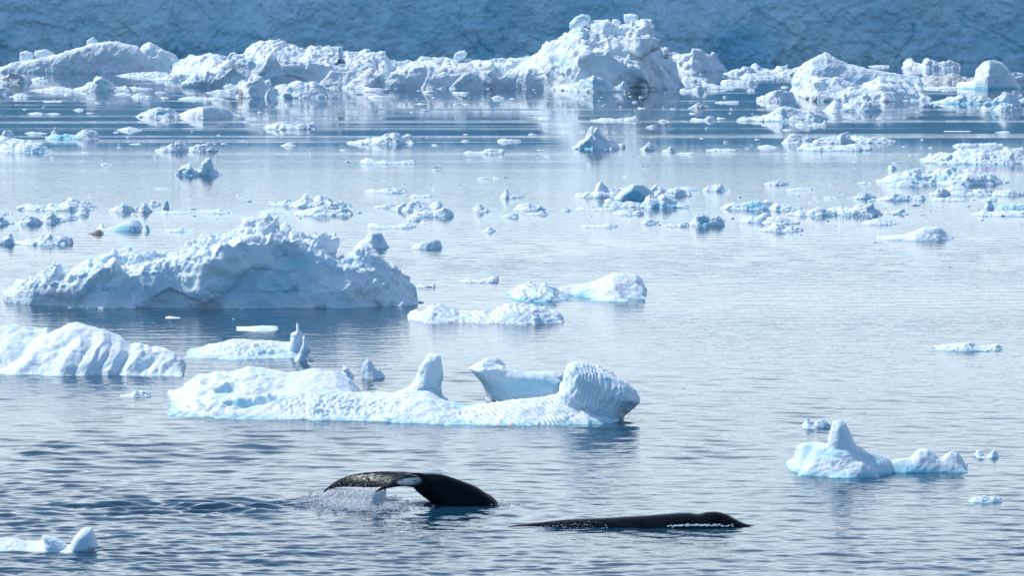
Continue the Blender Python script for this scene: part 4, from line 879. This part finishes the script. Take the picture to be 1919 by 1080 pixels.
def build_tail():
    # fluke: leading edge, trailing edge, thickness along the span
    S = [((605, 922, 2.3), (606, 925, 2.25), .035), ((622, 907, 2.1), (622, 917, 1.95), .05), ((650, 893, 1.8), (652, 914, 1.4), .09), ((690, 885.5, 1.4), (690, 915, .85), .13), ((735, 884.5, .9), (722, 913, .35), .18), ((775, 889, .35), (752, 903, .0), .26),
         ((792, 908, -.25), (764, 889.5, -.25), .26), ((780, 913, -.65), (750, 893.5, -.6), .20), ((757, 911.5, -1.0), (735, 902, -.95), .13), ((728, 915.5, -1.35), (716, 912, -1.3), .08), ((703, 925, -1.6), (703, 920.5, -1.6), .04)]
    L = cr([wp(*a[0]) for a in S], 7); T = cr([wp(*a[1]) for a in S], 7); th = cr([[a[2], 0, 0] for a in S], 7)[:, 0]
    rings = []
    nrm_prev = None
    for i in range(len(L)):
        ch = T[i]-L[i]; tan = (L[min(i+1, len(L)-1)]-L[max(i-1, 0)])+(T[min(i+1, len(L)-1)]-T[max(i-1, 0)])
        nn = np.cross(ch, tan); nn /= np.linalg.norm(nn)+1e-9
        if nrm_prev is not None and nn @ nrm_prev < 0: nn = -nn
        nrm_prev = nn; rg = []
        m = 20
        for k in range(m):
            a = 2*math.pi*k/m; u = .5-.5*math.cos(a); prof = math.sin(a)*(1-.45*u)
            rg.append(L[i]+ch*u+nn*th[i]*.5*prof)
        rings.append(np.array(rg))
    V1, F1 = loft(rings)
    # peduncle
    A = [((762, 896), .10, .16), ((775, 898), .20, .22), ((796, 908), .34, .30), ((822, 918), .47, .36), ((846, 932), .58, .44), ((866, 948), .74, .55), ((885, 972), .95, .70), ((900, 1000), 1.05, .8)]
    C = cr([wp(a[0][0], a[0][1], .05) for a in A], 6); rr = cr([[a[1], a[2], 0] for a in A], 6)
    rings = []
    lat_ = np.array([-.42, .90, 0]); lat_ /= np.linalg.norm(lat_)
    for i in range(len(C)):
        t = C[min(i+1, len(C)-1)]-C[max(i-1, 0)]; t /= np.linalg.norm(t); up = np.cross(lat_, t); up /= np.linalg.norm(up)
        if up[2] < 0: up = -up
        rg = []
        for k in range(28):
            a = 2*math.pi*k/28; c_, s_ = math.cos(a), math.sin(a)
            sh = (abs(s_)**.85)*(1 if s_ > 0 else -1)
            rg.append(C[i]+up*rr[i, 0]*sh+lat_*rr[i, 1]*(abs(c_)**1.25)*(1 if c_ > 0 else -1))
        rings.append(np.array(rg))
    V2, F2 = loft(rings)
    me = bpy.data.meshes.new('tmp'); me.from_pydata(V1+V2, [], F1+[tuple(i+len(V1) for i in f) for f in F2]); me.update()
    o = bpy.data.objects.new('tmp', me); SC.collection.objects.link(o)
    md = o.modifiers.new('r', 'REMESH'); md.mode = 'VOXEL'; md.voxel_size = .022; md.use_smooth_shade = True
    sm = o.modifiers.new('s', 'SMOOTH'); sm.factor = .5; sm.iterations = 3
    dg = bpy.context.evaluated_depsgraph_get(); ev = o.evaluated_get(dg).to_mesh()
    V = np.empty(len(ev.vertices)*3, np.float32); ev.vertices.foreach_get('co', V); V = V.reshape(-1, 3).astype(float)
    nrm = np.empty(len(ev.vertices)*3, np.float32); ev.vertex_normals.foreach_get('vector', nrm); nrm = nrm.reshape(-1, 3)
    fc = [tuple(p.vertices) for p in ev.polygons]; o.evaluated_get(dg).to_mesh_clear()
    bpy.data.objects.remove(o)
    px = CX+F*V[:, 0]/V[:, 1]; py = YH+F*(HC-V[:, 2])/V[:, 1]
    # ragged trailing edge
    tone = np.zeros((len(V), 3)); nz = vnoise(V, .25, 3)
    near = V[:, 1] < D0-.15
    tone[:, 0] = np.where(near & (nrm[:, 1] < .3), 1-sstep(.5, 1.1, np.hypot((px-765-.9*(905-py))/24, (py-903)/8.5)+.2*nz), 0)
    tone[:, 1] = np.clip(1-sstep(700, 750, px), 0, 1)*.5*sstep(893, 908, py)
    ed = sstep(.1, .0, np.abs(py-916)/60)
    V += nrm*(.006*vnoise(V, .12, 8))[:, None]
    org = np.array([V[:, 0].mean(), D0, 0])
    me = bpy.data.meshes.new('humpback_whale'); me.from_pydata((V-org).tolist(), [], fc); me.polygons.foreach_set('use_smooth', np.ones(len(me.polygons), bool))
    at = me.attributes.new('tone', 'FLOAT_COLOR', 'POINT'); c = np.ones((len(V), 4), np.float32); c[:, :3] = tone; at.data.foreach_set('color', c.ravel())
    put('humpback_whale', me, M_whale, 'black diving whale lifting its dripping tail flukes clear of the water, lower centre', 'whale', loc=org)
build_tail()
def build_back():
    Dw = float(dist_of(990)); pts = [(935, 990, .3), (965, 984.5, .42), (1000, 981, .55), (1060, 974.5, .75), (1130, 971, .95), (1200, 967.5, 1.05), (1255, 963, 1.1), (1290, 962, 1.05), (1308, 964, .95), (1325, 960.5, .75), (1345, 959.5, .62), (1362, 964, .62), (1378, 973, .66), (1396, 982, .55), (1420, 987, .45), (1440, 994, .35)]
    P = cr([to_world(a, b, Dw+.5) for a, b, c in pts], 6); W = cr([[c*.8, 0, 0] for a, b, c in pts], 6)[:, 0]
    rings = []
    for p, wd in zip(P, W):
        c = p-np.array([0, 0, wd*1.15]); rg = []
        for k in range(40):
            a = 2*math.pi*k/40; rg.append(c+np.array([0, math.cos(a)*wd, math.sin(a)*wd*1.15]))
        rings.append(np.array(rg))
    V, Fc = loft(rings); V = np.array(V); V += .01*vnoise(V, .5, 2)[:, None]
    px = CX+F*V[:, 0]/V[:, 1]
    tone = np.zeros((len(V), 3)); tone[:, 1] = .25*(1-sstep(1050, 1180, px))
    org = np.array([V[:, 0].mean(), Dw, 0]); me = bpy.data.meshes.new('whale_back'); me.from_pydata((V-org).tolist(), [], Fc)
    me.polygons.foreach_set('use_smooth', np.ones(len(me.polygons), bool))
    at = me.attributes.new('tone', 'FLOAT_COLOR', 'POINT'); c = np.ones((len(V), 4), np.float32); c[:, :3] = tone; at.data.foreach_set('color', c.ravel())
    put('humpback_whale', me, M_whale, 'black whale showing only its long low back and blowhole hump, right of the raised tail', 'whale', loc=org)
build_back()

# water pouring from the flukes, spray and foam: countless strands and drops
def drop_mesh(items):
    """items: (centre, radius, stretch vector)"""
    V = []; Fc = []
    ico = [(0, 0, 1), (.894, 0, .447), (.276, .851, .447), (-.724, .526, .447), (-.724, -.526, .447), (.276, -.851, .447), (.724, .526, -.447), (-.276, .851, -.447), (-.894, 0, -.447), (-.276, -.851, -.447), (.724, -.526, -.447), (0, 0, -1)]
    fi = [(0, 1, 2), (0, 2, 3), (0, 3, 4), (0, 4, 5), (0, 5, 1), (1, 6, 2), (2, 7, 3), (3, 8, 4), (4, 9, 5), (5, 10, 1), (6, 7, 2), (7, 8, 3), (8, 9, 4), (9, 10, 5), (10, 6, 1), (11, 7, 6), (11, 8, 7), (11, 9, 8), (11, 10, 9), (11, 6, 10)]
    ico = np.array(ico)
    for c, r, s in items:
        b = len(V); s = np.array(s); L_ = np.linalg.norm(s)
        v = ico*r
        if L_ > 0: v = v+np.outer(ico @ (s/L_), s)
        V += (np.array(c)+v).tolist(); Fc += [(a+b, b_+b, c_+b) for a, b_, c_ in fi]
    return V, Fc
def water_mat():
    m, t, p = mat_new('white_water')
    p.inputs['Base Color'].default_value = (.90, .94, .97, 1); p.inputs['Roughness'].default_value = .2
    tr = N(t, 'ShaderNodeBsdfTranslucent'); tr.inputs[0].default_value = (.90, .94, .97, 1)
    mx = N(t, 'ShaderNodeMixShader'); mx.inputs[0].default_value = .2
    t.links.new(p.outputs[0], mx.inputs[1]); t.links.new(tr.outputs[0], mx.inputs[2])
    t.links.new(mx.outputs[0], t.nodes['Material Output'].inputs[0])
    return m
M_spray = water_mat()
def spray_obj(name, items, label):
    V, Fc = drop_mesh(items); V = np.array(V); org = V.mean(0); org[2] = 0
    me = bpy.data.meshes.new(name); me.from_pydata((V-org).tolist(), [], Fc); me.polygons.foreach_set('use_smooth', np.ones(len(me.polygons), bool))
    put(name, me, M_spray, label, 'water spray', kind='stuff', loc=org)
rg = random.Random(7)
it = []
def curtain(x0, x1, ytop, d0, d1, n, slant):
    for _ in range(n):
        u = rg.random(); px = x0+(x1-x0)*u; d = d0+(d1-d0)*u
        a = wp(px, ytop(px)+1, d); b = wp(px-slant*rg.uniform(.5, 1.3), 952+rg.uniform(-6, 3), d-.1); 
        t0 = rg.random()**1.5*.6; t1 = min(1, t0+rg.uniform(.3, .8)); p0 = a+(b-a)*t0; p1 = a+(b-a)*t1
        p1 = p1+np.array([rg.gauss(0, .035), 0, 0]); it.append(((p0+p1)/2, rg.uniform(.005, .014), (p1-p0)/2))
curtain(618, 712, lambda x: 915, 1.95, .5, 800, 13)
curtain(702, 723, lambda x: 921-(x-703)*.4, -1.6, -1.3, 240, 9)
for _ in range(170):
    u = rg.random(); p = wp(600+120*u+rg.gauss(0, 5), 948-rg.random()**2*30, 1.6-1.6*u+rg.gauss(0, .2)); it.append((p, rg.uniform(.006, .014), (0, 0, rg.uniform(.0, .03))))
spray_obj('falling_water', it, 'white curtain of water pouring off the raised whale flukes')
it = []
for _ in range(5200):
    px = rg.gauss(675, 42); d = rg.gauss(.3, .8)-(px-660)*.004
    if px > 760 and rg.random() < .6: continue
    x, y, z = wp(px, 950, d); it.append(((x, y, .02+abs(rg.gauss(0, .035))), rg.uniform(.006, .015), (rg.uniform(-.09, .09), rg.uniform(-.03, .03), 0)))
for _ in range(170):
    px = rg.uniform(900, 985); x, y, z = wp(px, 945, 0); it.append(((x, D0+rg.gauss(.3, .25), .03+rg.random()*.02), rg.uniform(.006, .014), (rg.uniform(.0, .03), 0, 0)))
spray_obj('foam', it, 'sparkling foam and splashes where the water falls under the raised tail')
it = []
for _ in range(130):
    px = rg.triangular(1235, 1385, 1305); x, y, z = to_world(px, 985+abs(px-1310)*.03+rg.gauss(0, .8), float(dist_of(990))-.25); it.append(((x, y+rg.gauss(0, .05), max(z, .03)), rg.uniform(.008, .02), (.03, 0, 0)))
for _ in range(70):
    px = rg.triangular(985, 1170, 1010); x, y, z = to_world(px, 985, float(dist_of(990))-.35); it.append(((x, y, max(.03, .45*math.exp(-abs(px-1130)/120)*rg.random()*.6)), rg.uniform(.008, .016), (.0, 0, 0)))
spray_obj('foam', it, 'thin white froth along the side of the low whale back')
